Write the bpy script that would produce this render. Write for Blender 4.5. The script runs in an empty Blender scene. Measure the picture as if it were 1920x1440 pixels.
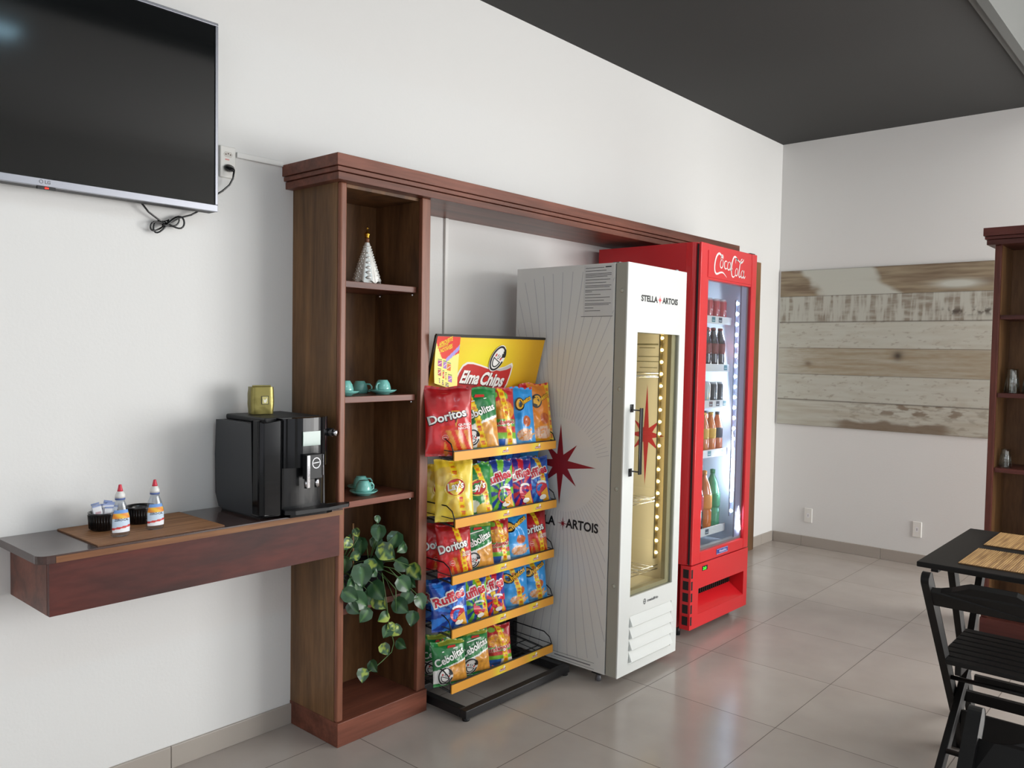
import bpy, bmesh, math, random
import numpy as np
from mathutils import Vector, Matrix, noise, geometry
random.seed(7)
S = bpy.context.scene
COL = S.collection

# ------------------------------------------------------------------ camera
def make_camera():
    yaw, p, r = .7227, -.0402, .0165
    F = Vector((math.cos(yaw)*math.cos(p), math.sin(yaw)*math.cos(p), math.sin(p)))
    R0 = Vector((math.sin(yaw), -math.cos(yaw), 0)); U0 = R0.cross(F)
    R = R0*math.cos(r)+U0*math.sin(r); U = U0*math.cos(r)-R0*math.sin(r)
    cd = bpy.data.cameras.new('camera'); cd.sensor_width = 36; cd.lens = 36*1544.03/1920
    cd.clip_start = .05; cd.clip_end = 60
    c = bpy.data.objects.new('camera', cd); COL.objects.link(c)
    M = Matrix((R, U, -F)).transposed().to_4x4(); M.translation = Vector((-1.8558, -2.7902, 1.499))
    c.matrix_world = M; S.camera = c
make_camera()

# ------------------------------------------------------------------ world, daylight, exposure
S.view_settings.view_transform = 'Standard'
S.view_settings.look = 'None'
S.view_settings.gamma = 1
S.view_settings.use_curve_mapping = False
S.view_settings.exposure = 0.14
W = bpy.data.worlds.new('World'); S.world = W; W.use_nodes = True
bg = W.node_tree.nodes['Background']; bg.inputs[0].default_value = (.93, .95, 1, 1); bg.inputs[1].default_value = 1.0

X1_W = 4.526
def area(name, loc, target, sx, sy, power, col, parent=None, spread=math.pi):
    d = bpy.data.lights.new(name, 'AREA'); d.shape = 'RECTANGLE'; d.size = sx; d.size_y = sy
    d.energy = power; d.color = col; d.spread = spread
    o = bpy.data.objects.new(name, d); COL.objects.link(o); o.location = loc
    o.rotation_euler = (Vector(target)-Vector(loc)).to_track_quat('-Z', 'Y').to_euler()
    if parent: o.parent = parent
    return o
# daylight entering through the glazed openings: street side (y = -6), far wall right of the frame, and behind the camera
area('window_daylight_far_wall', (X1_W+.05, -4.5, 1.5), (0, -1.7, 2.0), 2.1, 2.25, 185, (1, .99, .965))
area('window_daylight_near_corner', (3.3, -6.05, 1.5), (2.4, 0, 2.2), 1.9, 2.25, 125, (1, .995, .98))
area('window_daylight_middle', (-1.3, -6.05, 1.45), (-1.0, 0, 1.4), 3.2, 2.25, 6, (.95, .96, 1))
area('window_daylight_rear', (-4.45, -3.2, 1.5), (0, -2.2, 1.3), 3.0, 2.2, 10, (.86, .86, 1))

# ------------------------------------------------------------------ colours and materials
def lin(c):
    return tuple(((x/12.92) if x <= .04045 else ((x+.055)/1.055)**2.4) for x in c)
def hx(s):
    return lin(tuple(int(s[i:i+2], 16)/255 for i in (0, 2, 4)))
MATS = {}
def mat(name, col='808080', rough=.5, metal=0, emit=None, es=0, coat=0, spec=.5, bump=0, bscale=60, trans=0):
    if name in MATS: return MATS[name]
    m = bpy.data.materials.new(name); m.use_nodes = True; nt = m.node_tree
    b = nt.nodes['Principled BSDF']
    b.inputs['Base Color'].default_value = (*hx(col), 1)
    b.inputs['Roughness'].default_value = rough; b.inputs['Metallic'].default_value = metal
    b.inputs['Specular IOR Level'].default_value = spec
    b.inputs['Coat Weight'].default_value = coat
    b.inputs['Transmission Weight'].default_value = trans
    if emit:
        b.inputs['Emission Color'].default_value = (*hx(emit), 1); b.inputs['Emission Strength'].default_value = es
    if bump:
        n = nt.nodes.new('ShaderNodeTexNoise'); n.inputs['Scale'].default_value = bscale; n.inputs['Detail'].default_value = 4
        tc = nt.nodes.new('ShaderNodeTexCoord'); nt.links.new(tc.outputs['Object'], n.inputs['Vector'])
        bp = nt.nodes.new('ShaderNodeBump'); bp.inputs['Strength'].default_value = bump; bp.inputs['Distance'].default_value = .002
        nt.links.new(n.outputs['Fac'], bp.inputs['Height']); nt.links.new(bp.outputs['Normal'], b.inputs['Normal'])
    MATS[name] = m; return m
def vcmat(name, rough=.5, coat=0, metal=0, spec=.5):
    m = mat(name, 'ffffff', rough, metal, coat=coat, spec=spec); nt = m.node_tree
    a = nt.nodes.new('ShaderNodeVertexColor'); a.layer_name = 'Col'
    nt.links.new(a.outputs['Color'], nt.nodes['Principled BSDF'].inputs['Base Color'])
    return m
def wood(name, c1, c2, axis=2, rough=.35, scale=3.0, stretch=.08, coat=.15, c3=None, spec=.3):
    m = mat(name, c1, rough, coat=coat, spec=spec); nt = m.node_tree; L = nt.links
    tc = nt.nodes.new('ShaderNodeTexCoord'); mp = nt.nodes.new('ShaderNodeMapping')
    sc = [scale*3]*3; sc[axis] = scale*3*stretch; mp.inputs['Scale'].default_value = sc
    L.new(tc.outputs['Object'], mp.inputs['Vector'])
    n1 = nt.nodes.new('ShaderNodeTexNoise'); n1.inputs['Scale'].default_value = 1.2; n1.inputs['Detail'].default_value = 6; n1.inputs['Distortion'].default_value = .6
    n2 = nt.nodes.new('ShaderNodeTexNoise'); n2.inputs['Scale'].default_value = 9; n2.inputs['Detail'].default_value = 3
    L.new(mp.outputs[0], n1.inputs['Vector']); L.new(mp.outputs[0], n2.inputs['Vector'])
    r = nt.nodes.new('ShaderNodeValToRGB'); r.color_ramp.elements[0].position = .33; r.color_ramp.elements[1].position = .68
    r.color_ramp.elements[0].color = (*hx(c2), 1); r.color_ramp.elements[1].color = (*hx(c1), 1)
    if c3:
        e = r.color_ramp.elements.new(.52); e.color = (*hx(c3), 1)
    mx = nt.nodes.new('ShaderNodeMix'); mx.data_type = 'RGBA'; mx.blend_type = 'MULTIPLY'; mx.inputs['Factor'].default_value = .35
    r2 = nt.nodes.new('ShaderNodeValToRGB'); r2.color_ramp.elements[0].color = (.45, .42, .4, 1); r2.color_ramp.elements[0].position = .35; r2.color_ramp.elements[1].position = .6
    L.new(n1.outputs['Fac'], r.inputs[0]); L.new(n2.outputs['Fac'], r2.inputs[0])
    L.new(r.outputs[0], mx.inputs['A']); L.new(r2.outputs[0], mx.inputs['B'])
    L.new(mx.outputs['Result'], nt.nodes['Principled BSDF'].inputs['Base Color'])
    return m
def glassmat(name, tint=(.93, .97, .97), refl=.06, rough=.01):
    if name in MATS: return MATS[name]
    m = bpy.data.materials.new(name); m.use_nodes = True; nt = m.node_tree; nt.nodes.clear()
    o = nt.nodes.new('ShaderNodeOutputMaterial'); t = nt.nodes.new('ShaderNodeBsdfTransparent'); g = nt.nodes.new('ShaderNodeBsdfGlossy')
    t.inputs[0].default_value = (*tint, 1); g.inputs['Roughness'].default_value = rough
    fr = nt.nodes.new('ShaderNodeLayerWeight'); fr.inputs['Blend'].default_value = .5
    pw = nt.nodes.new('ShaderNodeMath'); pw.operation = 'POWER'; pw.inputs[1].default_value = 5
    nt.links.new(fr.outputs['Facing'], pw.inputs[0])
    mul = nt.nodes.new('ShaderNodeMath'); mul.operation = 'MULTIPLY_ADD'; mul.inputs[1].default_value = .6; mul.inputs[2].default_value = refl; mul.use_clamp = True
    mx = nt.nodes.new('ShaderNodeMixShader')
    nt.links.new(pw.outputs[0], mul.inputs[0]); nt.links.new(mul.outputs[0], mx.inputs[0])
    nt.links.new(t.outputs[0], mx.inputs[1]); nt.links.new(g.outputs[0], mx.inputs[2]); nt.links.new(mx.outputs[0], o.inputs[0])
    MATS[name] = m; return m
def floormat():
    m = mat('floor_tile', 'a39d94', .22, spec=.5); nt = m.node_tree; L = nt.links; b = nt.nodes['Principled BSDF']
    tc = nt.nodes.new('ShaderNodeTexCoord'); sp = nt.nodes.new('ShaderNodeSeparateXYZ'); L.new(tc.outputs['Object'], sp.inputs[0])
    def N(op, a, bb=None):
        q = nt.nodes.new('ShaderNodeMath'); q.operation = op
        for i, v in enumerate((a, bb)):
            if v is None: continue
            if isinstance(v, (int, float)): q.inputs[i].default_value = v
            else: L.new(v, q.inputs[i])
        return q.outputs[0]
    res = []; cells = []
    for out, off in ((sp.outputs[0], 4.305), (sp.outputs[1], -.8468)):
        t = N('DIVIDE', N('SUBTRACT', out, off-60), .6); fr_ = N('FRACT', t)
        d = N('MINIMUM', fr_, N('SUBTRACT', 1.0, fr_)); res.append(d); cells.append(N('FLOOR', t))
    dist = N('MINIMUM', res[0], res[1]); line = N('LESS_THAN', dist, .0028)
    n = nt.nodes.new('ShaderNodeTexNoise'); n.inputs['Scale'].default_value = 3.5; n.inputs['Detail'].default_value = 5; L.new(tc.outputs['Object'], n.inputs['Vector'])
    cv = nt.nodes.new('ShaderNodeCombineXYZ'); L.new(cells[0], cv.inputs[0]); L.new(cells[1], cv.inputs[1])
    wn = nt.nodes.new('ShaderNodeTexWhiteNoise'); L.new(cv.outputs[0], wn.inputs['Vector'])
    f = N('ADD', N('MULTIPLY', n.outputs['Fac'], .8), N('MULTIPLY', wn.outputs['Value'], .15))
    r = nt.nodes.new('ShaderNodeValToRGB'); r.color_ramp.elements[0].position = .25; r.color_ramp.elements[1].position = .75
    r.color_ramp.elements[0].color = (*hx('a89f98'), 1); r.color_ramp.elements[1].color = (*hx('b8b0a8'), 1); L.new(f, r.inputs[0])
    mx = nt.nodes.new('ShaderNodeMix'); mx.data_type = 'RGBA'; L.new(line, mx.inputs['Factor']); L.new(r.outputs[0], mx.inputs['A']); mx.inputs['B'].default_value = (*hx('605650'), 1)
    L.new(mx.outputs['Result'], b.inputs['Base Color'])
    rr = N('ADD', N('MULTIPLY', line, .5), .2); L.new(rr, b.inputs['Roughness'])
    return m

M_wall = mat('wall_paint', 'e6e6e4', .75, bump=.25, bscale=90)
M_floor = floormat()
M_base = mat('baseboard_tile', 'aca49b', .3)
M_blackceil = mat('black_ceiling_paint', '2e2e2d', .8)
M_trimdark = mat('dark_trim_paint', '565856', .6)
M_redwood = wood('red_brown_wood', '94604a', '704434', 2, .36, coat=.0)
M_redwood_x = wood('red_brown_wood_lengthwise', '86503f', '5a3428', 0, .36, coat=.0)
M_redwood_shaded = wood('red_brown_wood_shaded', '6c3c32', '4a2a24', 2, .36, coat=0)  # right cabinet: red-brown wood with its backlit shade put into the colour
M_redwood_shaded_x = wood('red_brown_wood_shaded_lengthwise', '643630', '442622', 0, .36, coat=0)  # same darkened copy, grain lengthwise
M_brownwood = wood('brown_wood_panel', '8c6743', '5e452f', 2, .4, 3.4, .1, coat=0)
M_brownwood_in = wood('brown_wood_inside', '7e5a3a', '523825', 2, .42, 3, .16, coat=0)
M_ledgefront = wood('mottled_dark_red_wood', '7c3a30', '3c2422', 0, .42, 2.2, .22, coat=0, c3='5c2e28')
M_ledgetop = wood('grey_brown_varnished_top', '5e4640', '3f2d2b', 0, .22, 3, .06, coat=.35, spec=.5)
M_black = mat('black_plastic', '141517', .25, coat=.3)
M_blackmatte = mat('black_matte', '17181a', .5)
M_steel = mat('brushed_silver', '9a9ca4', .38, 1)
M_chrome = mat('chrome', 'e0e0e4', .12, 1)
M_white = mat('white_plastic', 'e9e9e6', .35)
M_vc = vcmat('printed_foil', .28, coat=.3)
M_vcm = vcmat('printed_matte', .5)
M_vcg = vcmat('printed_paint', .35)
M_chair = mat('black_stained_wood', '0e0c0b', .5, coat=0, spec=.3)

# ------------------------------------------------------------------ mesh builder
class MB:
    def __init__(s): s.v = []; s.f = []; s.c = []; s.m = []; s.mats = []; s.sm = []
    def mi(s, m):
        if m not in s.mats: s.mats.append(m)
        return s.mats.index(m)
    def add(s, vs, fs, m, col=(.5, .5, .5), smooth=False):
        o = len(s.v); s.v += [tuple(v) for v in vs]
        if len(col) == 3 and not isinstance(col[0], (tuple, list)): s.c += [col]*len(vs)
        else: s.c += list(col)
        k = s.mi(m)
        for f in fs: s.f.append(tuple(o+i for i in f)); s.m.append(k); s.sm.append(smooth)
    def box(s, x0, x1, y0, y1, z0, z1, m, col=(.5, .5, .5)):
        vs = [(x, y, z) for x in (x0, x1) for y in (y0, y1) for z in (z0, z1)]
        s.add(vs, [(0, 1, 3, 2), (4, 6, 7, 5), (0, 4, 5, 1), (2, 3, 7, 6), (0, 2, 6, 4), (1, 5, 7, 3)], m, col)
    def obox(s, a, b, wy, t, m):
        """beam from a to b, width wy along Y, thickness t across"""
        a = Vector(a); b = Vector(b); d = (b-a).normalized(); y = Vector((0, 1, 0)); n = d.cross(y).normalized()
        vs = [p+y*wy/2*i+n*t/2*j for p in (a, b) for i in (-1, 1) for j in (-1, 1)]
        s.add(vs, [(0, 1, 3, 2), (4, 6, 7, 5), (0, 4, 5, 1), (2, 3, 7, 6), (0, 2, 6, 4), (1, 5, 7, 3)], m)
    def tube(s, pts, r, m, n=8, closed=False, col=(.5, .5, .5)):
        pts = [Vector(p) for p in pts]; N = len(pts); rings = []
        prev = None
        for i, p in enumerate(pts):
            a = pts[(i-1) % N] if (i or closed) else p; b = pts[(i+1) % N] if (i < N-1 or closed) else p
            d = (b-a).normalized()
            if prev is None:
                u = d.orthogonal().normalized()
            else: u = (prev-d*prev.dot(d)).normalized()
            prev = u; w = d.cross(u); rr = r[i] if isinstance(r, (list, tuple)) else r
            rings.append([p+(u*math.cos(t)+w*math.sin(t))*rr for t in [2*math.pi*k/n for k in range(n)]])
        vs = [v for g in rings for v in g]; fs = []
        for i in range(N if closed else N-1):
            j = (i+1) % N
            for k in range(n): fs.append((i*n+k, i*n+(k+1) % n, j*n+(k+1) % n, j*n+k))
        if not closed: fs += [tuple(range(n))[::-1], tuple((N-1)*n+k for k in range(n))]
        s.add(vs, fs, m, col, True)
    def lathe(s, prof, m, n=24, c=(0, 0, 0), col=(.5, .5, .5), sx=1, sy=1, smooth=True):
        vs = []; fs = []
        for r, z in prof: vs += [(c[0]+r*sx*math.cos(2*math.pi*k/n), c[1]+r*sy*math.sin(2*math.pi*k/n), c[2]+z) for k in range(n)]
        for i in range(len(prof)-1):
            for k in range(n): fs.append((i*n+k, i*n+(k+1) % n, (i+1)*n+(k+1) % n, (i+1)*n+k))
        if prof[0][0] > 1e-5: fs.append(tuple(range(n))[::-1])
        if prof[-1][0] > 1e-5: fs.append(tuple((len(prof)-1)*n+k for k in range(n)))
        s.add(vs, fs, m, col, smooth)
    def prism(s, poly, z0, z1, m, ax='z', col=(.5, .5, .5)):
        """extrude a 2D polygon along axis"""
        def P(a, b, c): return {'z': (a, b, c), 'y': (a, c, b), 'x': (c, a, b)}[ax]
        n = len(poly); vs = [P(a, b, z0) for a, b in poly]+[P(a, b, z1) for a, b in poly]
        tris = geometry.tessellate_polygon([[Vector((a, b, 0)) for a, b in poly]])
        fs = [tuple(t) for t in tris]+[tuple(n+i for i in t[::-1]) for t in tris]+[(i, (i+1) % n, n+(i+1) % n, n+i) for i in range(n)]
        s.add(vs, fs, m, col)
    def grid(s, fn, nu, nv, m, colfn=None, smooth=True):
        vs = []; cs = []
        for j in range(nv+1):
            for i in range(nu+1):
                u, v = i/nu, j/nv; vs.append(fn(u, v)); cs.append(colfn(u, v) if colfn else (.5, .5, .5))
        s.add(vs, [(j*(nu+1)+i, j*(nu+1)+i+1, (j+1)*(nu+1)+i+1, (j+1)*(nu+1)+i) for j in range(nv) for i in range(nu)], m, cs, smooth)
    # 2D print primitives, mapped on a surface by fn(x, y, layer)
    def poly(s, pts, fn, col, m, layer=1):
        if len(pts) < 3: return
        tr = geometry.tessellate_polygon([[Vector((a, b, 0)) for a, b in pts]])
        s.add([fn(a, b, layer) for a, b in pts], [tuple(t) for t in tr], m, col)
    def stroke(s, pts, w, fn, col, m, layer=1, caps=True):
        n = len(pts); L = []; R = []
        for i in range(n):
            a = Vector(pts[max(i-1, 0)]); b = Vector(pts[min(i+1, n-1)]); d = (b-a); d = d.normalized() if d.length > 1e-9 else Vector((1, 0))
            q = Vector((-d.y, d.x)); ww = (w[i] if isinstance(w, (list, tuple)) else w)/2; p = Vector(pts[i]); L.append(p+q*ww); R.append(p-q*ww)
        s.add([fn(p.x, p.y, layer) for p in L+R], [(i, i+1, n+i+1, n+i) for i in range(n-1)], m, col)
        if caps:
            for i in (0, n-1):
                ww = (w[i] if isinstance(w, (list, tuple)) else w)/2
                if ww > 1e-5: s.poly([(pts[i][0]+ww*math.cos(t), pts[i][1]+ww*math.sin(t)) for t in [k*math.pi/4 for k in range(8)]], fn, col, m, layer)
    def text(s, body, x, y, h, fn, col, m, w=None, rot=0, shear=0, bold=0, layer=1, center=False, arc=0):
        V, Fs, tw = text_geo(body, bold)
        sx = (w/tw) if w else h
        c, sn = math.cos(rot), math.sin(rot); out = []
        for a, b in V:
            X = a*sx-(w if w else tw*h)/2*(1 if center else 0); Y = b*h
            X += shear*Y; Y += arc*X*X
            out.append(fn(x+X*c-Y*sn, y+X*sn+Y*c, layer))
        s.add(out, Fs, m, col)
    def build(s, name, parent=None, loc=None, rotz=0, bevel=0, seg=2, weld=False):
        me = bpy.data.meshes.new(name); me.from_pydata(s.v, [], s.f)
        for mm in s.mats: me.materials.append(mm)
        me.polygons.foreach_set('material_index', s.m); me.polygons.foreach_set('use_smooth', s.sm)
        ca = me.color_attributes.new('Col', 'FLOAT_COLOR', 'POINT')
        ca.data.foreach_set('color', np.array([(*c, 1) for c in s.c], dtype=np.float32).ravel())
        me.validate(); me.update()
        o = bpy.data.objects.new(name, me); COL.objects.link(o)
        if parent: o.parent = parent
        if loc: o.location = loc
        if rotz: o.rotation_euler.z = rotz
        if bevel:
            b = o.modifiers.new('bevel', 'BEVEL'); b.width = bevel; b.segments = seg; b.limit_method = 'ANGLE'; b.angle_limit = .6
        return o
_TG = {}
def text_geo(body, bold=0):
    k = (body, bold)
    if k in _TG: return _TG[k]
    cu = bpy.data.curves.new('t', 'FONT'); cu.body = body; cu.offset = bold; cu.resolution_u = 3; cu.size = 1
    ob = bpy.data.objects.new('t', cu); me = bpy.data.meshes.new_from_object(ob)
    V = [(v.co.x, v.co.y) for v in me.vertices]; Fs = [tuple(p.vertices) for p in me.polygons]
    x0 = min(a for a, b in V); x1 = max(a for a, b in V); hh = .72
    V = [((a-x0)/hh, b/hh) for a, b in V]
    bpy.data.objects.remove(ob); bpy.data.curves.remove(cu); bpy.data.meshes.remove(me)
    _TG[k] = (V, Fs, (x1-x0)/hh); return _TG[k]
def plane(o, ex, ey, n, eps=.0005):
    o, ex, ey, n = map(Vector, (o, ex, ey, n))
    return lambda x, y, l=1: o+ex*x+ey*y+n*(eps*l)
def tag(o, label, cat=None, group=None, kind=None):
    if label: o['label'] = label
    if cat: o['category'] = cat
    if group: o['group'] = group
    if kind: o['kind'] = kind
    return o
def empty(name, loc, label, cat, group=None, rotz=0):
    o = bpy.data.objects.new(name, None); COL.objects.link(o); o.location = loc; o.rotation_euler.z = rotz; o.empty_display_size = .05
    return tag(o, label, cat, group)
def copy_tree(o, parent=None):
    c = o.copy(); COL.objects.link(c)
    if parent: c.parent = parent
    for ch in list(o.children): copy_tree(ch, c)
    return c
def ell(cx, cy, rx, ry, rot=0, n=28, a0=0, a1=2*math.pi, closed=True):
    c, s_ = math.cos(rot), math.sin(rot); N = n if closed else n+1
    return [(cx+rx*math.cos(t)*c-ry*math.sin(t)*s_, cy+rx*math.cos(t)*s_+ry*math.sin(t)*c) for t in [a0+(a1-a0)*k/n for k in range(N)]]
def struct(mb, name, **k):
    o = mb.build(name, **k); o['kind'] = 'structure'; return o
# ------------------------------------------------------------------ room shell
X1 = 4.526; XW = -4.4; YR = -6.0; H = 3.173; HU = 3.55
b = MB(); b.box(XW-.1, X1+.1, YR-.1, .1, -.1, 0, M_floor); struct(b, 'floor')
b = MB(); b.box(XW-.1, X1+.1, 0, .1, 0, HU+.1, M_wall); struct(b, 'wall_left')
b = MB(); b.box(X1, X1+.1, -3.35, 0, 0, HU+.1, M_wall); b.box(X1, X1+.1, YR-.1, -5.65, 0, HU+.1, M_wall)
b.box(X1, X1+.1, -5.65, -3.35, 0, .3, M_wall); b.box(X1, X1+.1, -5.65, -3.35, 2.7, HU+.1, M_wall); struct(b, 'wall_back')
b = MB()   # street side wall with two wide openings
for x0, x1 in ((XW, -2.95), (.35, .95), (4.25, X1)): b.box(x0, x1, YR-.1, YR, 0, HU+.1, M_wall)
for x0, x1 in ((-2.95, .35), (.95, 4.25)):
    b.box(x0, x1, YR-.1, YR, 0, .3, M_wall); b.box(x0, x1, YR-.1, YR, 2.6, HU+.1, M_wall)
struct(b, 'wall_right')
b = MB(); b.box(XW-.1, XW, YR, -4.75, 0, HU+.1, M_wall); b.box(XW-.1, XW, -1.65, 0, 0, HU+.1, M_wall)
b.box(XW-.1, XW, -4.75, -1.65, 0, .35, M_wall); b.box(XW-.1, XW, -4.75, -1.65, 2.6, HU+.1, M_wall); struct(b, 'wall_front')
b = MB(); b.box(XW, X1, -1.785, 0, H, H+.06, M_blackceil); struct(b, 'ceiling')
b = MB(); b.box(XW, X1, YR, -1.8, HU, HU+.06, M_wall); struct(b, 'ceiling')
b = MB(); b.box(XW, X1, -1.822, -1.785, H-.018, HU, M_trimdark); b.box(XW, X1, -1.872, -1.828, H-.045, HU, M_trimdark); b.box(XW, X1, -1.83, -1.82, H, HU, M_blackmatte)
struct(b, 'trim_1')
# window frames in the openings
M_alu = mat('window_aluminium', '8e9296', .4, .6)
k = 0
for ax, c, a0, a1, z0, z1 in (('x', YR, -2.95, .35, .3, 2.6), ('x', YR, .95, 4.25, .3, 2.6), ('y', XW, -4.75, -1.65, .35, 2.6), ('y', X1+.1, -5.65, -3.35, .3, 2.7)):
    k += 1; b = MB()
    for i in range(4):
        a = a0+(a1-a0)*i/3
        lo, hi = (a-.025, a+.025) if 0 < i < 3 else ((a, a+.05) if i == 0 else (a-.05, a))
        if ax == 'x': b.box(lo, hi, c-.07, c-.02, z0, z1, M_alu)
        else: b.box(c-.07, c-.02, lo, hi, z0, z1, M_alu)
    for z in (z0, z1-.05):
        if ax == 'x': b.box(a0, a1, c-.07, c-.02, z, z+.05, M_alu)
        else: b.box(c-.07, c-.02, a0, a1, z, z+.05, M_alu)
    struct(b, 'window_%d' % k)
# baseboards of floor tile, joint every 60 cm
BH = .08
def baseboard(name, ax, a0, a1, off):
    b = MB(); t = off
    cuts = [a0]; n0 = math.ceil((a0-off)/.6)
    while off+n0*.6 < a1: cuts.append(off+n0*.6); n0 += 1
    cuts.append(a1)
    for p, q in zip(cuts, cuts[1:]):
        if q-p < .004: continue
        if ax == 'x': b.box(p+.001, q-.001, -.012, 0, 0, BH, M_base)
        else: b.box(X1-.012, X1, p+.001, q-.001, 0, BH, M_base)
    struct(b, name, bevel=.002)
baseboard('baseboard_left', 'x', XW, -.001, 4.305); baseboard('baseboard_left', 'x', .445, 2.63, 4.305); baseboard('baseboard_left', 'x', 3.06, X1-.013, 4.305)
baseboard('baseboard_back', 'y', YR, -.013, -.8468)
# light panel in the white ceiling (its reflection shows in the television)
t = empty('ceiling_light', (-.50, -3.545, HU), 'long recessed light panel in the white ceiling, reflected in the television', 'ceiling light')
b = MB(); b.box(-.60, .60, -.115, .115, -.012, 0, mat('light_panel', 'd8f4ff', .5, emit='b8e8ff', es=14.0)); b.build('diffuser', t)
b = MB()
for x0, x1, y0, y1 in ((-.62, -.60, -.135, .135), (.60, .62, -.135, .135), (-.60, .60, -.135, -.115), (-.60, .60, .115, .135)): b.box(x0, x1, y0, y1, -.015, 0, M_white)
b.build('frame', t)

# ------------------------------------------------------------------ weathered board panel on the back wall (a flat tile print of planks)
def fbm(x, y, s, o=4):
    return noise.fractal(Vector((x, y, s)), 1.0, 2.0, o)
def mixc(a, c, t):
    t = max(0, min(1, t)); return tuple(p*(1-t)+q*t for p, q in zip(a, c))
def sst(a, c, x):
    t = max(0, min(1, (x-a)/(c-a))); return t*t*(3-2*t)
PW, PH = 1.50, 1.215
cW, cT, cD, cK = hx('c9cbc1'), hx('a09279'), hx('786652'), hx('453b31')
def plank_col(u, v):
    x = u*PW; z = v*PH; r = int(min(5.999, (1-v)*6)); f = ((1-v)*6) % 1
    g = fbm(x*3, z*45, r*7.1); g2 = fbm(x*16, z*90, r*3.3+5); base = mixc(cW, cT, .18+.25*g)
    if r == 0:
        e = fbm(x*2.5, z*5, 2.2)*.16
        w = sst(.14, .24, x+e-.1*f) * (1-sst(.62+.25*f, .70+.25*f, x+e*.6))
        br = mixc(cT, cD, .45+.9*g); base = mixc(br, cW, w*.95)
        q = math.exp(-((x-1.28)/.13)**2-((f-.72)/.13)**2); base = mixc(base, cW, min(1, q*1.6))
        q = math.exp(-((x-1.05)/.22)**2-((f-.45)/.09)**2); base = mixc(base, cD, q*.7)
    elif r == 1:
        st = fbm(x*26, z*3, 4.4); s2 = fbm(x*7, z*40, 9.1)
        s3 = fbm(x*60, z*7, 8.8); base = mixc(cW, cD, min(.75, sst(-.35, .4, st+.35*s3)*.62*(.75+.7*s2)+.14))
        q = sst(1.1, 1.25, x)*math.exp(-((f-.68)/.13)**2)*sst(-.2, .25, fbm(x*30, z*20, 5.5)); base = mixc(base, cK, q*.9)
    elif r in (2, 4):
        base = mixc(cW, cT, .16+.12*g); d = fbm(x*22, z*60, 1.7); base = mixc(base, cD, sst(.36, .7, d)*.38); base = mixc(base, cT, .3*max(0, fbm(x*6, z*25, 7.7)))
    elif r == 3:
        base = mixc(cT, cW, .22+.3*g-.1*g2); base = mixc(cW, base, sst(-.05, .35, x+.1*g2)*.6+.4)
        q = math.exp(-((x-.9)/.035)**2-((f-.25)/.16)**2); base = mixc(base, cK, q*.95)
        q = math.exp(-((x-.24)/.03)**2-((f-.6)/.1)**2); base = mixc(base, cD, q*.8)
    else:
        base = mixc(cW, cT, .3+.3*g)
        n = fbm(x*5, z*14, 6.6); q = sst(.4, .55, x)*(1-sst(1.2, 1.32, x))*sst(.62, .75, f+.12*n); base = mixc(base, cD, q*.85)
        n = fbm(x*9, z*22, 3.1); q = sst(.6, .8, x)*(1-sst(1.3, 1.45, x))*(1-sst(.35, .5, f))*sst(.05, .35, n); base = mixc(base, cD, q*.75); base = mixc(base, cD, .35*sst(.0, .5, fbm(x*14, z*50, 2.9))*sst(.3, .6, x))
    if f < .022 or f > .985: base = mixc(base, cK, .6)
    return base
b = MB()
b.grid(lambda u, v: (X1-.012, -.02-u*PW, .952+v*PH), 300, 250, M_vcm, plank_col, smooth=False)
b.box(X1-.0118, X1, -.02-PW, -.02, .952, .952+PH, M_vcm, mixc(cD, cW, .3))
tag(b.build('wood_wall_panel'), 'weathered whitewashed plank panel fixed to the far white wall', 'wall panel')

# ------------------------------------------------------------------ portal shelf unit with crown
def crown(b, x0, x1, yf, m):
    """three stepped mouldings; x0/x1 outer faces of body, yf front of body"""
    b.box(x0-.035, x1+.035, yf-.03, 0, 2.108, 2.135, m)
    b.box(x0-.043, x1+.043, yf-.038, 0, 2.137, 2.153, m)
    b.box(x0-.05, x1+.05, yf-.045, 0, 2.155, 2.198, m)
def stud(mb, x, y, z):
    mb.lathe([(.006, 0), (.006, .008), (.003, .011)], M_chrome, 10, (x, y, z))
def tower(root, ox, shelves, inner_w=.445):
    q_ = inner_w-.445
    b = MB(); b.box(ox, ox+.026, -.285, 0, .09, 2.108, M_brownwood); b.build('side_panel', root)
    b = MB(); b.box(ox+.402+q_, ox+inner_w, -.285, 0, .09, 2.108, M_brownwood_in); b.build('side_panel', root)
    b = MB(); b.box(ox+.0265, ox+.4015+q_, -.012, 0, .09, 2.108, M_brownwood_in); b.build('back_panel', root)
    b = MB(); b.box(ox-.001, ox+.028, -.306, -.2855, .092, 2.108, M_redwood); b.build('stile', root, bevel=.006, seg=3)
    b = MB(); b.box(ox+.400+q_, ox+inner_w+.001, -.306, -.2855, .092, 2.108, M_redwood); b.build('stile', root, bevel=.003)
    b = MB(); b.box(ox-.003, ox+inner_w+.004, -.314, 0, 0, .0915, M_redwood_x); b.build('plinth', root, bevel=.002)
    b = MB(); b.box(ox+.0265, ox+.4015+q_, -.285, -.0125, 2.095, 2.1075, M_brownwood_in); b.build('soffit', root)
    for z in shelves:
        b = MB(); b.box(ox+.0275, ox+.396+q_, -.28, -.0125, z-.024, z, M_redwood_x); sh = b.build('shelf', root, bevel=.0015)
        for y in (-.255, -.05):
            b = MB(); stud(b, ox+.396+q_, y, z-.036); b.build('shelf_pin', sh)
SH = (1.751, 1.316, .917, .51)
P = empty('portal_shelf_unit', (0, 0, 0), 'tall dark wooden portal shelf unit with stepped crown framing both drink coolers', 'shelf unit')
tower(P, 0, SH)
tower(P, 2.665, SH, .39)
b = MB(); crown(b, 0, 3.055, -.306, M_redwood_x); b.build('crown', P, bevel=.0015)
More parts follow.
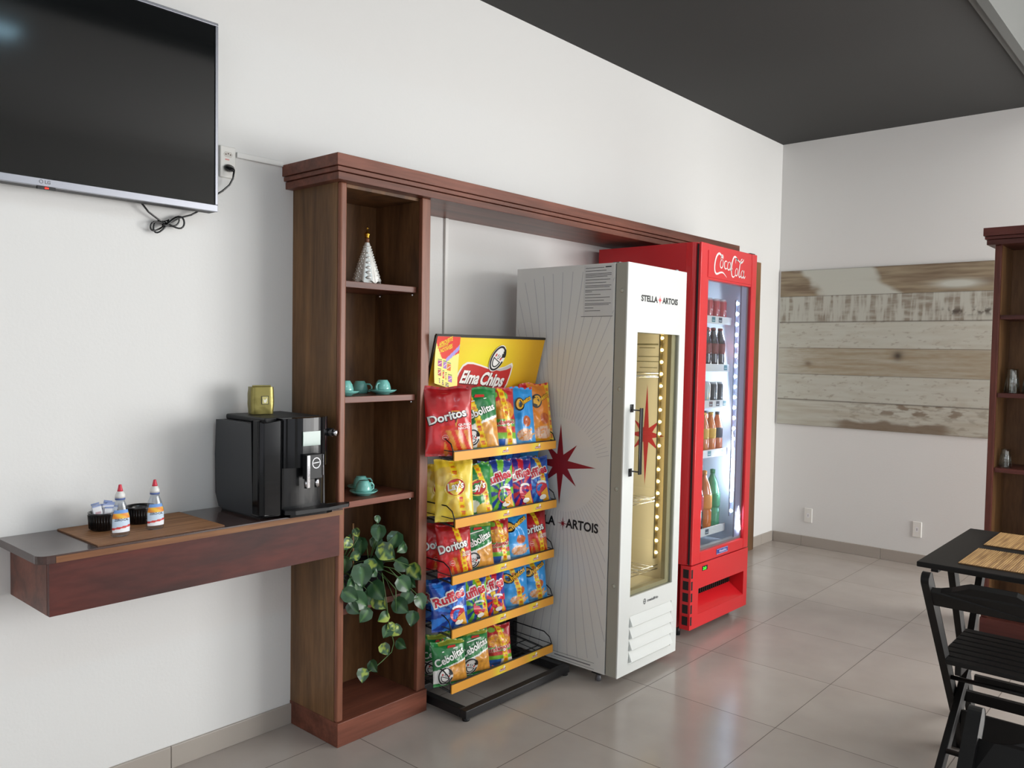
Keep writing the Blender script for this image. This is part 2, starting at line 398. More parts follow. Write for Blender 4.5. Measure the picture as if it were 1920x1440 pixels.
b = MB(); b.box(.4465, 2.664, -.304, -.001, 2.122, 2.134, wood('varnished_soffit', '7e5a44', '523829', 0, .12, 3, .16, coat=1)); b.build('beam_soffit', P)
# the similar cabinet standing behind the dining table (faces the camera side, -X)
Q = empty('shelf_cabinet', (3.49, -1.785, 0), 'tall dark wooden shelf cabinet with crown at right, holding clear tumblers', 'shelf unit', rotz=-math.pi/2)
SH2 = (1.735, 1.315, .91, .48)
def tower2(root):
    w = .9
    for x in (0, w-.03):
        b = MB(); b.box(x, x+.03, -.285, 0, .09, 2.108, M_brownwood); b.build('side_panel', root)
        b = MB(); b.box(x, x+.032, -.306, -.2855, .092, 2.108, M_redwood_shaded); b.build('stile', root, bevel=.004)
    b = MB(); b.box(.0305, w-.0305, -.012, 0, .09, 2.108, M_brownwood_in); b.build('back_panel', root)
    b = MB(); b.box(-.003, w+.003, -.314, 0, 0, .0915, M_redwood_shaded_x); b.build('plinth', root, bevel=.002)
    for z in SH2:
        b = MB(); b.box(.0315, w-.0315, -.28, -.0125, z-.024, z, M_redwood_shaded_x); b.build('shelf', root, bevel=.0015)
    b = MB(); crown(b, 0, w, -.306, M_redwood_shaded_x); b.build('crown', root, bevel=.0015)
tower2(Q)
# brown board behind the red cooler
b = MB(); b.box(3.93, 4.118, -.032, -.0125, 0, 2.2, M_brownwood); tag(b.build('wooden_board'), 'narrow brown board standing on the floor behind the red cooler', 'board')

# ------------------------------------------------------------------ floating counter ledge
Lg = empty('wall_counter', (-.5, -.15, .73), 'floating dark wooden counter ledge on the left wall', 'counter')
def lb(b, name, **k):
    o = b.build(name, **k); o.parent = Lg; o.matrix_parent_inverse = Matrix.Translation(-Lg.location); return o
b = MB(); pts = [(-.002, -.001), (-1.03, -.001), (-1.03, -.30)]+[(-1.0+.032*math.cos(t), -.304+.032*math.sin(t)) for t in [math.pi+k*math.pi/12 for k in range(1, 7)]]+[(-.002, -.336)]
b.prism(pts, .886, .909, M_ledgetop); lb(b, 'countertop', bevel=.006, seg=3)
b = MB(); b.box(-.985, -.003, -.3375, -.3355, .8865, .9045, wood('golden_brown_edge', 'a2764f', '74482f', 0, .45, 3, .1, coat=0)); lb(b, 'edge_band')
b = MB(); b.box(-.995, -.002, -.314, -.296, .73, .8855, M_ledgefront); lb(b, 'front_board')
b = MB(); b.box(-.9955, -.977, -.2955, -.001, .73, .8855, M_redwood_x); lb(b, 'side_board')
b = MB(); b.box(-.9765, -.002, -.2955, -.001, .73, .745, M_redwood_x); lb(b, 'bottom_board')

def bamboo(name, w, d, c1, c2, n=60):
    """mat with sticks running along local X"""
    b = MB()
    def cf(u, v):
        t = .5+.5*math.sin(v*n*2.1+noise.noise(Vector((0, v*n, 3)))*5)
        t = .6*t+.6*noise.noise(Vector((u*3, v*n*.8, 1)))+.1
        return mixc(hx(c1), hx(c2), t)
    b.grid(lambda u, v: (u*w, -v*d, .0035+.0006*math.sin(v*n*6.28)), 12, n*5, M_vcm, cf)
    b.box(0, w, -d, 0, 0, .0028, M_vcm, hx(c2))
    return b
def place_mat(name, x, y, z, w, d, label, c1, c2, n):
    b = bamboo(name, w, d, c1, c2, n); o = b.build(name, loc=(x, y, z)); return tag(o, label, 'placemat')
place_mat('placemat', -.866, -.012, .9095, .40, .308, 'brown bamboo placemat on the counter ledge, under the sweetener bottles', 'a5764f', '7a5233', 45)

# ------------------------------------------------------------------ television
TV = empty('television', (-.93, 0, 2.28), 'wall mounted flat television with black screen and thin silver bezel', 'television')
def tvp(b, name, par=TV, **k):
    o = b.build(name, **k); o.parent = par; o.matrix_parent_inverse = Matrix.Translation(-TV.location); return o
tx0, tx1, tz0, tz1 = -1.495, -.37, 1.966, 2.612
b = MB(); b.box(tx0, tx1, -.085, -.04, tz0, tz1, M_blackmatte); cas = tvp(b, 'housing', bevel=.003)
M_screen = mat('tv_screen', '0e1011', .09, spec=.36)
b = MB(); b.box(tx0+.011, tx1-.011, -.0955, -.0855, tz0+.024, tz1-.011, M_screen); tvp(b, 'screen')
b = MB()
b.box(tx0, tx1, -.1, -.0855, tz0, tz0+.0235, M_steel); b.box(tx0, tx1, -.1, -.0855, tz1-.0105, tz1, M_steel)
b.box(tx0, tx0+.0105, -.1, -.0855, tz0+.0235, tz1-.0105, M_steel); b.box(tx1-.0105, tx1, -.1, -.0855, tz0+.0235, tz1-.0105, M_steel)
bez = tvp(b, 'bezel', bevel=.0015)
fn = plane((0, -.1, 0), (1, 0, 0), (0, 0, 1), (0, -1, 0))
b = MB(); b.text('LG', -.918, tz0+.008, .010, fn, hx('6a6a70'), M_vcm, bold=.02, center=True)
b.stroke(ell(-.936, tz0+.013, .005, .005, n=14)+[(-.931, tz0+.013)], .0015, fn, hx('6a6a70'), M_vcm, caps=False)
o = b.build('logo'); o.parent = TV; o.matrix_parent_inverse = Matrix.Translation(-TV.location)
b = MB(); b.box(-.945, -.895, -.097, -.087, tz0-.008, tz0-.0002, M_blackmatte); b.box(-.925, -.915, -.0985, -.097, tz0-.006, tz0-.003, mat('red_led', 'ff2010', emit='ff1808', es=6))
tvp(b, 'infrared_sensor')
b = MB(); b.box(-1.15, -.7, -.0395, -.001, 2.12, 2.46, M_blackmatte); tvp(b, 'wall_bracket')
b = MB()
loop = []
for k in range(61):
    t = k/60*4*math.pi
    loop.append((-.515+.052*math.sin(t)+.01*math.sin(t*.5), -.022+.006*math.cos(t*1.5), 1.912+.02*math.sin(2*t)*(1 if t < 6.28 else .7)+.32*(.052*math.sin(t))))
b.tube([(-.61, -.03, 1.975), (-.58, -.025, 1.945), (-.545, -.022, 1.925)]+loop+[(-.47, -.022, 1.94), (-.43, -.025, 1.955), (-.40, -.03, 1.975)], .0032, M_black, 6)
b.tube([(-.535, -.033, 1.903), (-.525, -.012, 1.92), (-.515, -.033, 1.925), (-.52, -.035, 1.908)], .004, M_black, 6, closed=True)
tvp(b, 'tied_cable')
b = MB(); b.tube([(-.278, -.045, 2.132), (-.279, -.04, 2.105), (-.29, -.034, 2.08), (-.315, -.03, 2.055), (-.345, -.035, 2.035), (-.39, -.045, 2.02)], .0035, M_black, 8)
b.lathe([(.019, 0), (.019, .006), (.012, .012), (.007, .03)], M_black, 16, (0, 0, 0), sx=1, sy=.7)
for i in range(len(b.v)-16*4, len(b.v)):
    x, y, z = b.v[i]; b.v[i] = (-.279+x, -.012-z, 2.146+y-z*.4)
tvp(b, 'power_cord')
# wall sockets
M_plate = mat('socket_plate', 'ecebe6', .35)
def socket(loc, rz, label, two=True, name='wall_socket'):
    t = empty(name, loc, label, 'wall socket', rotz=rz)
    b = MB(); b.box(-.031, .031, -.009, 0, -.057, .057, M_plate); b.build('plate', t, bevel=.006, seg=3)
    for z in ((.027, -.022) if two else (0,)):
        b = MB()
        hexa = [(-.019, 0), (-.012, .010), (.012, .010), (.019, 0), (.012, -.010), (-.012, -.010)]
        f = plane((0, -.009, z), (1, 0, 0), (0, 0, 1), (0, -1, 0))
        b.poly(hexa if two else [(-.01, -.017), (.01, -.017), (.01, .017), (-.01, .017)], f, hx('d6d3cc') if two else hx('f2f2f4'), M_vcm, 1)
        for q in ((-.009, 0), (0, .003), (.009, 0)):
            b.poly(ell(q[0] if two else q[1]*0, q[1] if two else q[0]*.7, .0027, .0027, n=8), f, hx('5b4a3c'), M_vcm, 2)
        if two and z > 0: b.poly([(-.012, -.021), (.004, -.021), (.004, -.016), (-.012, -.016)], f, hx('e9a6a0'), M_vcm, 2)
        b.build('outlet', t)
    return t
socket((-.281, 0, 2.167), 0, 'white double wall socket with a black plug beside the television')
socket((X1, -.296, .245), -math.pi/2, 'white wall socket low on the far wall, nearer the room corner', False)
socket((X1, -1.092, .258), -math.pi/2, 'white wall socket low on the far wall, nearer the dining table', False)
b = MB(); b.box(-.246, -.052, -.012, -.0005, 2.19, 2.21, M_white)
tag(b.build('cable_trunking', bevel=.002), 'short white horizontal cable trunking from socket to shelf unit', 'cable trunking')
b = MB(); b.box(.812, .832, -.012, -.0005, BH+.001, 2.1205, M_white); tag(b.build('cable_trunking', bevel=.002), 'vertical white cable trunking on wall behind the snack rack', 'cable trunking')

# ------------------------------------------------------------------ things on the ledge
ZL = .9095
def bowl(x, y, z, label):
    b = MB(); m = mat('black_glazed_ceramic', '101012', .3, coat=.4)
    prof = [(.036, 0), (.041, .003), (.0455, .052), (.0465, .056), (.0435, .056), (.040, .045), (.037, .008), (0, .006)]
    b.lathe([(0, 0)]+prof, m, 36)
    for k in range(36):
        a = 2*math.pi*k/36; b.tube([(.0425*math.cos(a), .0425*math.sin(a), .006), (.0458*math.cos(a), .0458*math.sin(a), .048)], .0012, m, 4)
    return tag(b.build('ramekin_bowl', loc=(x, y, z)), label, 'bowl', 'black ribbed bowls on the placemat')
ZM = ZL+.0042
bowl(-.765, -.115, ZM, 'black ribbed bowl full of sachets on the placemat, left one')
bowl(-.640, -.095, ZM, 'black ribbed bowl behind the sweetener bottles, right one')
random.seed(3)
for i in range(14):
    b = MB(); w, h = .026, .046
    def cf(u, v, i=i):
        c = hx('eef0f4')
        if v > .84 or v < .12: c = hx('8fa0cc')
        if abs(v-.45) < .1 and .2 < u < .8: c = hx('c9a6b0')
        return c
    b.grid(lambda u, v: ((u-.5)*w, -.0025*math.sin(math.pi*u)*math.sin(math.pi*v), v*h), 8, 12, M_vcm, cf)
    b.grid(lambda u, v: ((u-.5)*w, .0025*math.sin(math.pi*u)*math.sin(math.pi*v), v*h), 8, 12, M_vcm, cf)
    a = random.uniform(-.5, .5)
    o = b.build('sweetener_sachet', loc=(-.765+random.uniform(-.022, .022), -.115+(i-6.5)*.0038, ZM+.022+random.uniform(0, .018)))
    o.rotation_euler = (random.uniform(-.15, .15), random.uniform(-.35, .35), a*.3)
    tag(o, 'small white and blue sachet standing in the left black bowl', 'sachet', 'sachets in the black bowl')
def sweetener(x, y, label):
    t = empty('sweetener_bottle', (x, y, ZM), label, 'bottle', 'sweetener bottles', rotz=-.12)
    g = glassmat('clear_pet', (.86, .9, .95), .08, .05)
    b = MB(); b.lathe([(.022, 0), (.027, .004), (.0285, .03), (.0275, .06), (.021, .088), (.014, .105), (.012, .112)], g, 28, sx=1, sy=.62)
    b.build('bottle_body', t)
    def lf(x_, y_, l=1):
        a = x_/.0285; r = np.interp(y_, [.0, .03, .06, .088], [.0275, .0287, .0277, .0213])+.0003*l
        return (r*math.sin(a), -r*.62*math.cos(a), y_)
    b = MB()
    def lc(u, v):
        if v > .86: return hx('6f9fe0')
        if v > .62: return mixc(hx('e8892a'), hx('f4c23c'), .5+.5*math.sin(u*9+v*14))
        if abs(v-.16-.12*u) < .045: return hx('d8403c')
        return hx('f3f6fa') if v < .14+.12*u else hx('cfe2f4')
    b.grid(lambda u, v: lf((u-.5)*.062*(1-.25*max(0, v-.6)), .014+v*.068), 22, 30, M_vcm, lc)
    b.text('ZERO-CAL', 0, .049, .0072, lf, hx('20324e'), M_vcm, w=.044, bold=.03, layer=2, center=True)
    for k in range(5): b.stroke([(-.018, .044-k*.0038), (.018-.006*(k % 2), .044-k*.0038)], .0009, lf, hx('6a7b90'), M_vcm, 2, False)
    b.build('label_sticker', t)
    b = MB(); b.lathe([(.0145, .112), (.0145, .118)], mat('blue_band', '5a6fa8', .4), 20); b.lathe([(.0145, .118), (.0142, .127), (.009, .137), (.008, .138)], M_white, 20); b.build('cap', t)
    b = MB(); b.lathe([(.0085, .138), (.0075, .142), (.0045, .156), (.004, .158)], mat('red_nozzle', 'cf2c44', .35), 16); b.build('nozzle', t)
sweetener(-.770, -.245, 'clear sweetener bottle with red nozzle, left one of two, in front of the bowls')
sweetener(-.652, -.222, 'clear sweetener bottle with red nozzle, right one of two, nearer the coffee machine')

# ------------------------------------------------------------------ coffee machine
CM = empty('coffee_machine', (-.2, -.17, ZL), 'glossy black automatic coffee machine on the counter ledge', 'coffee machine')
def cm(b, name, **k):
    o = b.build(name, **k); o.parent = CM; o.matrix_parent_inverse = Matrix.Translation(-CM.location); return o
M_gloss = mat('piano_black', '0b0c0f', .1, coat=0, spec=.28)
M_sidegrey = mat('dark_grey_side', '34363a', .45)
z0 = ZL
def slab(prof_yz, x0, x1, m):
    b = MB(); b.prism(prof_yz, x0, x1, m, ax='x'); return b
side = [(-.045, z0+.012), (-.022, z0+.06), (-.018, z0+.2), (-.026, z0+.325), (-.27, z0+.325), (-.285, z0+.33), (-.295, z0+.02), (-.285, z0+.008), (-.08, z0+.008)]
b = slab(side, -.335, -.055, M_sidegrey); cm(b, 'housing', bevel=.006, seg=3)
b = slab([(-.05, z0), (-.3, z0), (-.315, z0+.012), (-.03, z0+.03)], -.325, -.06, M_blackmatte); cm(b, 'base', bevel=.004)
b = MB(); b.prism([(-.337, -.27), (-.337, -.31), (-.325, -.325), (-.262, -.33), (-.262, -.27)], z0+.012, z0+.333, M_gloss); cm(b, 'water_tank_column', bevel=.004, seg=3)
b = MB(); b.box(-.3, -.07, -.29, -.03, z0+.3255, z0+.344, M_blackmatte); cm(b, 'bean_lid', bevel=.005)
arc_pts = [(-.255, -.29)]+[(-.16+.096*math.sin(a), -.318-.034*math.cos(a)) for a in [-1.45+k*.116 for k in range(26)]]+[(-.062, -.29)]
b = MB(); b.prism(arc_pts, z0+.17, z0+.342, M_gloss); cm(b, 'head', bevel=.003, seg=2)
b = MB(); b.prism([(x, y+.022) for x, y in arc_pts], z0+.02, z0+.169, M_black); cm(b, 'front_panel', bevel=.002)
b = MB(); b.box(-.19, -.118, -.3555, -.352, z0+.245, z0+.295, mat('lcd_screen', '6f8a80', .08, coat=.5)); cm(b, 'display')
b = MB(); b.box(-.189, -.122, -.374, -.351, z0+.13, z0+.215, M_blackmatte); b.box(-.1885, -.176, -.379, -.3745, z0+.10, z0+.214, M_chrome); b.box(-.1225, -.120, -.379, -.3745, z0+.14, z0+.214, M_chrome); sp = cm(b, 'spout', bevel=.002)
for x in (-.180, -.138):
    b = MB(); b.lathe([(.009, .098), (.008, .13)], M_chrome, 14, (x, -.364, z0)); cm(b, 'nozzle')
fn = plane((-.148, -.3745, z0+.185), (1, 0, 0), (0, 0, 1), (0, -1, 0))
b = MB(); b.stroke(ell(0, 0, .016, .018, n=24)+[(.016, 0)], .0035, fn, hx('e8e8ec'), M_vcg, caps=False); b.stroke([(-.012, 0), (.012, .002)], .0035, fn, hx('e8e8ec'), M_vcg); cm(b, 'emblem')
b = MB(); b.prism([(-.245, -.3), (-.255, -.345), (-.23, -.372), (-.1, -.385), (-.005, -.372), (0.01, -.355), (-.02, -.335), (-.07, -.33), (-.07, -.3)], z0+.012, z0+.024, M_blackmatte); cm(b, 'drip_tray', bevel=.003)
b = MB(); b.prism([(-.25, -.31), (-.24, -.355), (-.1, -.37), (-.07, -.36), (-.07, -.31)], z0+.0, z0+.0115, M_gloss); cm(b, 'tray_base', bevel=.003)
b = MB(); b.tube([(-.062, -.31, z0+.285), (-.05, -.335, z0+.283)], .016, M_black, 14); b.tube([(-.05, -.335, z0+.283), (-.043, -.352, z0+.282)], .012, M_chrome, 14); cm(b, 'steam_knob')

# golden coffee pack on the machine
G = empty('coffee_pack', (-.215, -.125, z0+.3442), 'gold foil vacuum coffee pack standing on the coffee machine', 'coffee pack', rotz=-.25)
b = MB(); mg = mat('gold_foil', '8a8148', .3, .6, bump=.9, bscale=28)
def gf(u, v):
    a = 2*math.pi*u; c, s_ = math.cos(a), math.sin(a); p = 6
    k_ = (abs(c)**p+abs(s_)**p)**(-1/p); r = 1+.05*math.sin(math.pi*v)+.03*noise.noise(Vector((c*2, s_*2, v*4)))
    return (.041*k_*c*r, .028*k_*s_*r, .002+.098*v)
b.grid(gf, 40, 16, mg); top = [gf(i/40, 1) for i in range(40)]; b.add(top, [tuple(range(40))], mg); bt = [gf(i/40, 0) for i in range(40)]; b.add(bt, [tuple(range(40))[::-1]], mg)
b.build('pack_body', G)
fn = plane((.006, -.0306, .052), (1, 0, 0), (0, 0, 1), (0, -1, 0))
b = MB(); b.poly([(-.013, -.015), (.013, -.015), (.013, .016), (-.013, .016)], fn, hx('3c3a28'), M_vcm, 1); b.poly([(-.0105, -.0125), (.0105, -.0125), (.0105, .0135), (-.0105, .0135)], fn, hx('c9c07a'), M_vcm, 2)
b.poly([(-.007, .007), (-.004, .003), (0, .001), (.005, .008), (.007, .006), (.005, -.006), (0, -.010), (-.005, -.007)], fn, hx('eceada'), M_vcm, 3); b.build('emblem', G)
b = MB(); b.box(-.034, .034, -.011, -.006, .1, .106, mg); b.build('folded_seal', G, bevel=.002)

# ------------------------------------------------------------------ crockery and statue on the portal shelves
M_cup = mat('turquoise_glaze', '7cc6bd', .15, coat=.5)
M_cupin = M_cup
def cup_mesh():
    b = MB(); b.lathe([(0, 0), (.019, 0), (.0205, .003), (.028, .014), (.0325, .032), (.0335, .05), (.0315, .05), (.0300, .033), (.025, .014), (0, .006)], M_cup, 32); return b
def handle_mesh():
    b = MB(); b.tube([(.030, 0, .042), (.040, 0, .043), (.049, 0, .036), (.050, 0, .024), (.042, 0, .014), (.027, 0, .013)], .0035, M_cup, 8); return b
cup0 = None
def cup(x, y, z, rz, up, label):
    global cup0
    if cup0 is None:
        cup0 = empty('coffee_cup', (0, 0, 0), '', 'cup', 'turquoise cups on the shelves')
        cup_mesh().build('cup_bowl', cup0); handle_mesh().build('handle', cup0); c = cup0
    else: c = copy_tree(cup0)
    c['label'] = label
    c.location = (x, y, z+(0 if up else .0502)); c.rotation_euler = (0 if up else math.pi, 0, rz)
sauc0 = None
def saucer(x, y, z, label):
    global sauc0
    if sauc0 is None:
        b = MB(); b.lathe([(0, .0), (.028, .0), (.030, .004), (.046, .009), (.056, .017), (.0555, .019), (.045, .012), (.028, .007), (0, .006)], M_cup, 36); sauc0 = b.build('saucer'); s = sauc0
    else:
        s = sauc0.copy(); COL.objects.link(s)
    s.location = (x, y, z); tag(s, label, 'saucer', 'turquoise saucers on the shelves')
z2 = SH[1]; z3 = SH[2]
saucer(.105, -.20, z2, 'turquoise saucer under the leftmost upturned cup, half hidden by shelf post')
cup(.105, -.20, z2+.0075, 2.6, False, 'turquoise cup upside down at left of upper cup shelf, half hidden by post')
cup(.255, -.10, z2, 5.9, False, 'turquoise cup at the back of upper cup shelf, between two saucers')
saucer(.292, -.20, z2, 'turquoise saucer at the right of the upper cup shelf')
cup(.292, -.20, z2+.0075, 3.5, False, 'turquoise cup upside down at right of upper cup shelf, on a saucer')
saucer(.200, -.20, z3, 'turquoise saucer in front on the lower cup shelf')
cup(.200, -.20, z3+.0075, .0, False, 'turquoise cup upside down in front on lower cup shelf')
saucer(.265, -.10, z3, 'turquoise saucer behind, on the lower cup shelf')
cup(.265, -.10, z3+.0075, -.2, False, 'turquoise cup behind, upside down on lower cup shelf')

ST = empty('figurine', (.246, -.15, SH[0]), 'silver beaded cloaked religious figurine with gold crown on top shelf', 'figurine', rotz=-.5)
M_silver = mat('silver_beads', 'e6e6e2', .3, .35)
b = MB(); b.lathe([(.036, 0), (.038, .006), (.036, .018), (.03, .02)], mat('white_base', 'e9e6df', .4), 24); b.build('base', ST)
b = MB()
def cl(u, v):
    a = 2*math.pi*u; r = np.interp(v, [0, .1, .45, .8, 1], [.056, .053, .037, .019, .009]); r *= 1+.05*math.sin(a*9)*(1-v)
    return (r*math.cos(a), r*.72*math.sin(a), .012+.160*v+(.006*math.cos(a*9)*(1-v)**3))
b.grid(cl, 54, 24, M_silver)
for j in range(15):
    v = .03+j*.062
    for i in range(18):
        if 11.2 < i < 15.8 and j < 14: continue
        p = cl((i+.5*(j % 2))/18, min(v, 1)); r = .0030
        b.lathe([(0, -r), (r*.87, -r*.5), (r, 0), (r*.87, r*.5), (0, r)], M_silver, 6, p)
b.build('beaded_cloak', ST)
b = MB(); 
for z, w in ((.03, .012), (.05, .012), (.07, .011), (.09, .010), (.11, .009), (.13, .007)): b.lathe([(0, -w*.6), (w*.8, -w*.3), (w, 0), (w*.8, w*.3), (0, w*.6)], M_silver, 8, (0, -np.interp(z, [.012, .03, .09, .17], [.042, .038, .024, .008]), z), sy=.5)
b.build('front_ornament', ST)
b = MB(); b.lathe([(0, -.012), (.007, -.008), (.009, 0), (.008, .007), (0, .011)], mat('dark_face', '7a4f35', .5), 16, (0, 0, .181)); b.build('head', ST)
M_gold = mat('gold_metal', 'c79a3c', .25, 1)
b = MB(); b.lathe([(.008, 0), (.010, .003), (.0085, .006), (.012, .014), (.010, .02), (.003, .027), (.003, .033), (0, .036)], M_gold, 16, (0, 0, .19)); b.tube([(-.006, 0, .229), (.006, 0, .229)], .0012, M_gold, 6); b.tube([(0, 0, .222), (0, 0, .238)], .0012, M_gold, 6); b.build('crown', ST)

# ------------------------------------------------------------------ potted trailing plant
PL = empty('potted_plant', (.225, -.17, SH[3]), 'trailing green potted vine spilling over the bottom shelves', 'plant')
def pl(b, name):
    o = b.build(name); o.parent = PL; o.matrix_parent_inverse = Matrix.Translation(-PL.location); return o
b = MB(); b.lathe([(0, 0), (.052, 0), (.056, .01), (.072, .115), (.078, .118), (.078, .13), (.068, .13), (.064, .11), (0, .1)], mat('dark_pot', '1b1d22', .3, coat=.3), 32, (.245, -.16, SH[3]+.0005)); pl(b, 'pot')
b = MB(); b.lathe([(0, 0), (.05, 0), (.055, .01), (.068, .1), (.068, .11), (.06, .11), (0, .09)], mat('dark_pot'), 28, (.105, -.13, SH[3]+.0005)); pl(b, 'pot')
b = MB(); b.tube([(.15, -.2, SH[3]+.08), (.148, -.2, SH[3]+.3)], .005, M_brownwood, 8); pl(b, 'stake')
leafs = [(.255, .815, -.22, .045, 0), (.245, .765, -.24, .095, 0), (.330, .722, -.24, .105, 0), (.258, .690, -.27, .115, 1), (.352, .690, -.26, .08, 0), (.352, .618, -.26, .095, 0),
 (.385, .592, -.30, .105, 1), (.165, .655, -.29, .085, 1), (.115, .632, -.30, .125, 0), (.188, .625, -.28, .07, 0), (.126, .786, -.25, .05, 1), (.085, .750, -.25, .07, 1), (.105, .700, -.27, .06, 1),
 (.068, .60, -.29, .07, 0), (.040, .575, -.325, .095, 0), (.078, .545, -.33, .115, 0), (.052, .524, -.33, .08, 0), (.110, .484, -.33, .085, 0), (.175, .563, -.32, .115, 0), (.180, .515, -.325, .09, 1),
 (.210, .450, -.32, .07, 2), (.310, .560, -.32, .105, 0), (.350, .556, -.32, .065, 0), (.322, .504, -.325, .09, 0), (.290, .478, -.325, .105, 0), (.392, .475, -.33, .095, 0), (.352, .415, -.328, .085, 0),
 (.242, .403, -.325, .06, 1), (.228, .390, -.32, .075, 0), (.268, .384, -.325, .075, 1), (.298, .320, -.32, .07, 0), (.212, .324, -.325, .07, 1), (.158, .270, -.32, .07, 0), (.108, .250, -.32, .075, 1),
 (.15, .74, -.2, .09, 0), (.20, .71, -.18, .1, 0), (.09, .66, -.22, .1, 0), (.13, .60, -.24, .11, 0), (.24, .64, -.24, .09, 0), (.28, .76, -.18, .07, 0), (.08, .70, -.18, .09, 0), (.16, .53, -.29, .09, 0), (.10, .57, -.28, .1, 0), (.30, .70, -.16, .09, 0), (.06, .64, -.2, .09, 1), (.12, .72, -.15, .1, 0)]
random.seed(11)
b = MB(); vb = MB(); G1, G2, G3 = hx('264b2b'), hx('355e3c'), hx('a8bb4a')
for (x, z, y, s, var) in leafs:
    ln = s*.68; wd = s*.33; rot = random.uniform(-1.1, 1.1)+math.pi; tilt = random.uniform(.15, .7); yaw = random.uniform(-.6, .3)
    Mx = Matrix.Translation((x, y, z)) @ Matrix.Rotation(yaw-.35, 4, 'Z') @ Matrix.Rotation(rot, 4, 'Y') @ Matrix.Rotation(tilt*.8, 4, 'X')
    sh = random.uniform(.8, 1.15)
    def lw(t): return wd*(math.sin(math.pi*min(1, t*1.0)**.62))**.85 if t < 1 else 0
    vs = []; cs = []; NUM = 10
    for j in range(NUM+1):
        t = j/NUM
        for i in range(-3, 4):
            q = i/3; w = lw(t)
            zz = ln*(t-.4)-(.12*ln*abs(q)**1.5 if t < .12 else 0)
            p = Vector((w*q, -.18*wd*(abs(q))+.25*ln*(t-.4)**2*2, zz)); vs.append(Mx @ p)
            c = mixc(G1, G2, .5+.5*noise.noise(Vector((x*40+q, z*40, t*3)))); c = tuple(k*sh for k in c)
            if i == 0: c = mixc(c, hx('6f9a5a'), .5)
            if (var == 1 and noise.noise(Vector((q*1.6, t*3.1, x*50))) > .12) or (var == 2 and q < 0): c = mixc(c, G3, .85)
            cs.append(c)
    b.add(vs, [(j*7+i, j*7+i+1, (j+1)*7+i+1, (j+1)*7+i) for j in range(NUM) for i in range(6)], vcmat('leaf', .35, coat=.15) if 'leaf' not in MATS else MATS['leaf'], cs, True)
    base = Mx @ Vector((0, 0, -ln*.4)); pot = Vector((.245, -.18, SH[3]+.12)) if x > .18 else Vector((.105, -.15, SH[3]+.10))
    if z > .42: vb.tube([pot.lerp(base, .0), pot.lerp(base, .55)+Vector((0, -.02, .02)), base], .0016, mat('vine_stem', '4d6b3a', .5), 5)
vine = [(.215, -.30, .62), (.22, -.325, .5), (.23, -.325, .42), (.25, -.322, .37), (.262, -.32, .335), (.25, -.32, .30), (.2, -.32, .275), (.15, -.32, .255), (.11, -.318, .25)]
vb.tube(vine, .002, mat('vine_stem'), 6); vb.tube([(.26, -.24, .6), (.265, -.325, .55), (.266, -.326, .46)], .002, mat('vine_stem'), 6); vb.tube([(.29, -.325, .47), (.34, -.33, .49), (.38, -.33, .49)], .002, mat('vine_stem'), 6)
pl(b, 'foliage'); pl(vb, 'vines')

# ------------------------------------------------------------------ snack rack
RK = empty('snack_rack', (.79, -.32, 0), 'black wire snack rack with yellow price strips and yellow header sign', 'display rack')
def rk(b, name, par=None, **k):
    o = b.build(name, **k); o.parent = par or RK
    o.matrix_parent_inverse = Matrix.Translation(-RK.location); return o
M_rack = mat('black_powder_coat', '1b1b1d', .45)
b = MB()
b.box(.478, 1.162, -.515, -.48, .012, .047, M_rack); b.box(.478, .513, -.48, -.16, .012, .047, M_rack); b.box(1.127, 1.162, -.48, -.16, .012, .047, M_rack); b.box(.513, 1.127, -.2, -.165, .012, .047, M_rack)
for x, y in ((.495, -.498), (1.145, -.498), (.495, -.18), (1.145, -.18)): b.lathe([(.016, 0), (.016, .0125)], M_blackmatte, 12, (x, y, 0))
rk(b, 'base_frame', bevel=.003)
for x in (.482, 1.105):
    b = MB(); b.box(x, x+.05, -.195, -.165, .0475, 1.5, M_rack); rk(b, 'post', bevel=.002)
ROWZ = {1: 1.090, 2: .815, 3: .585, 4: .365, 5: .137}
fnl = None
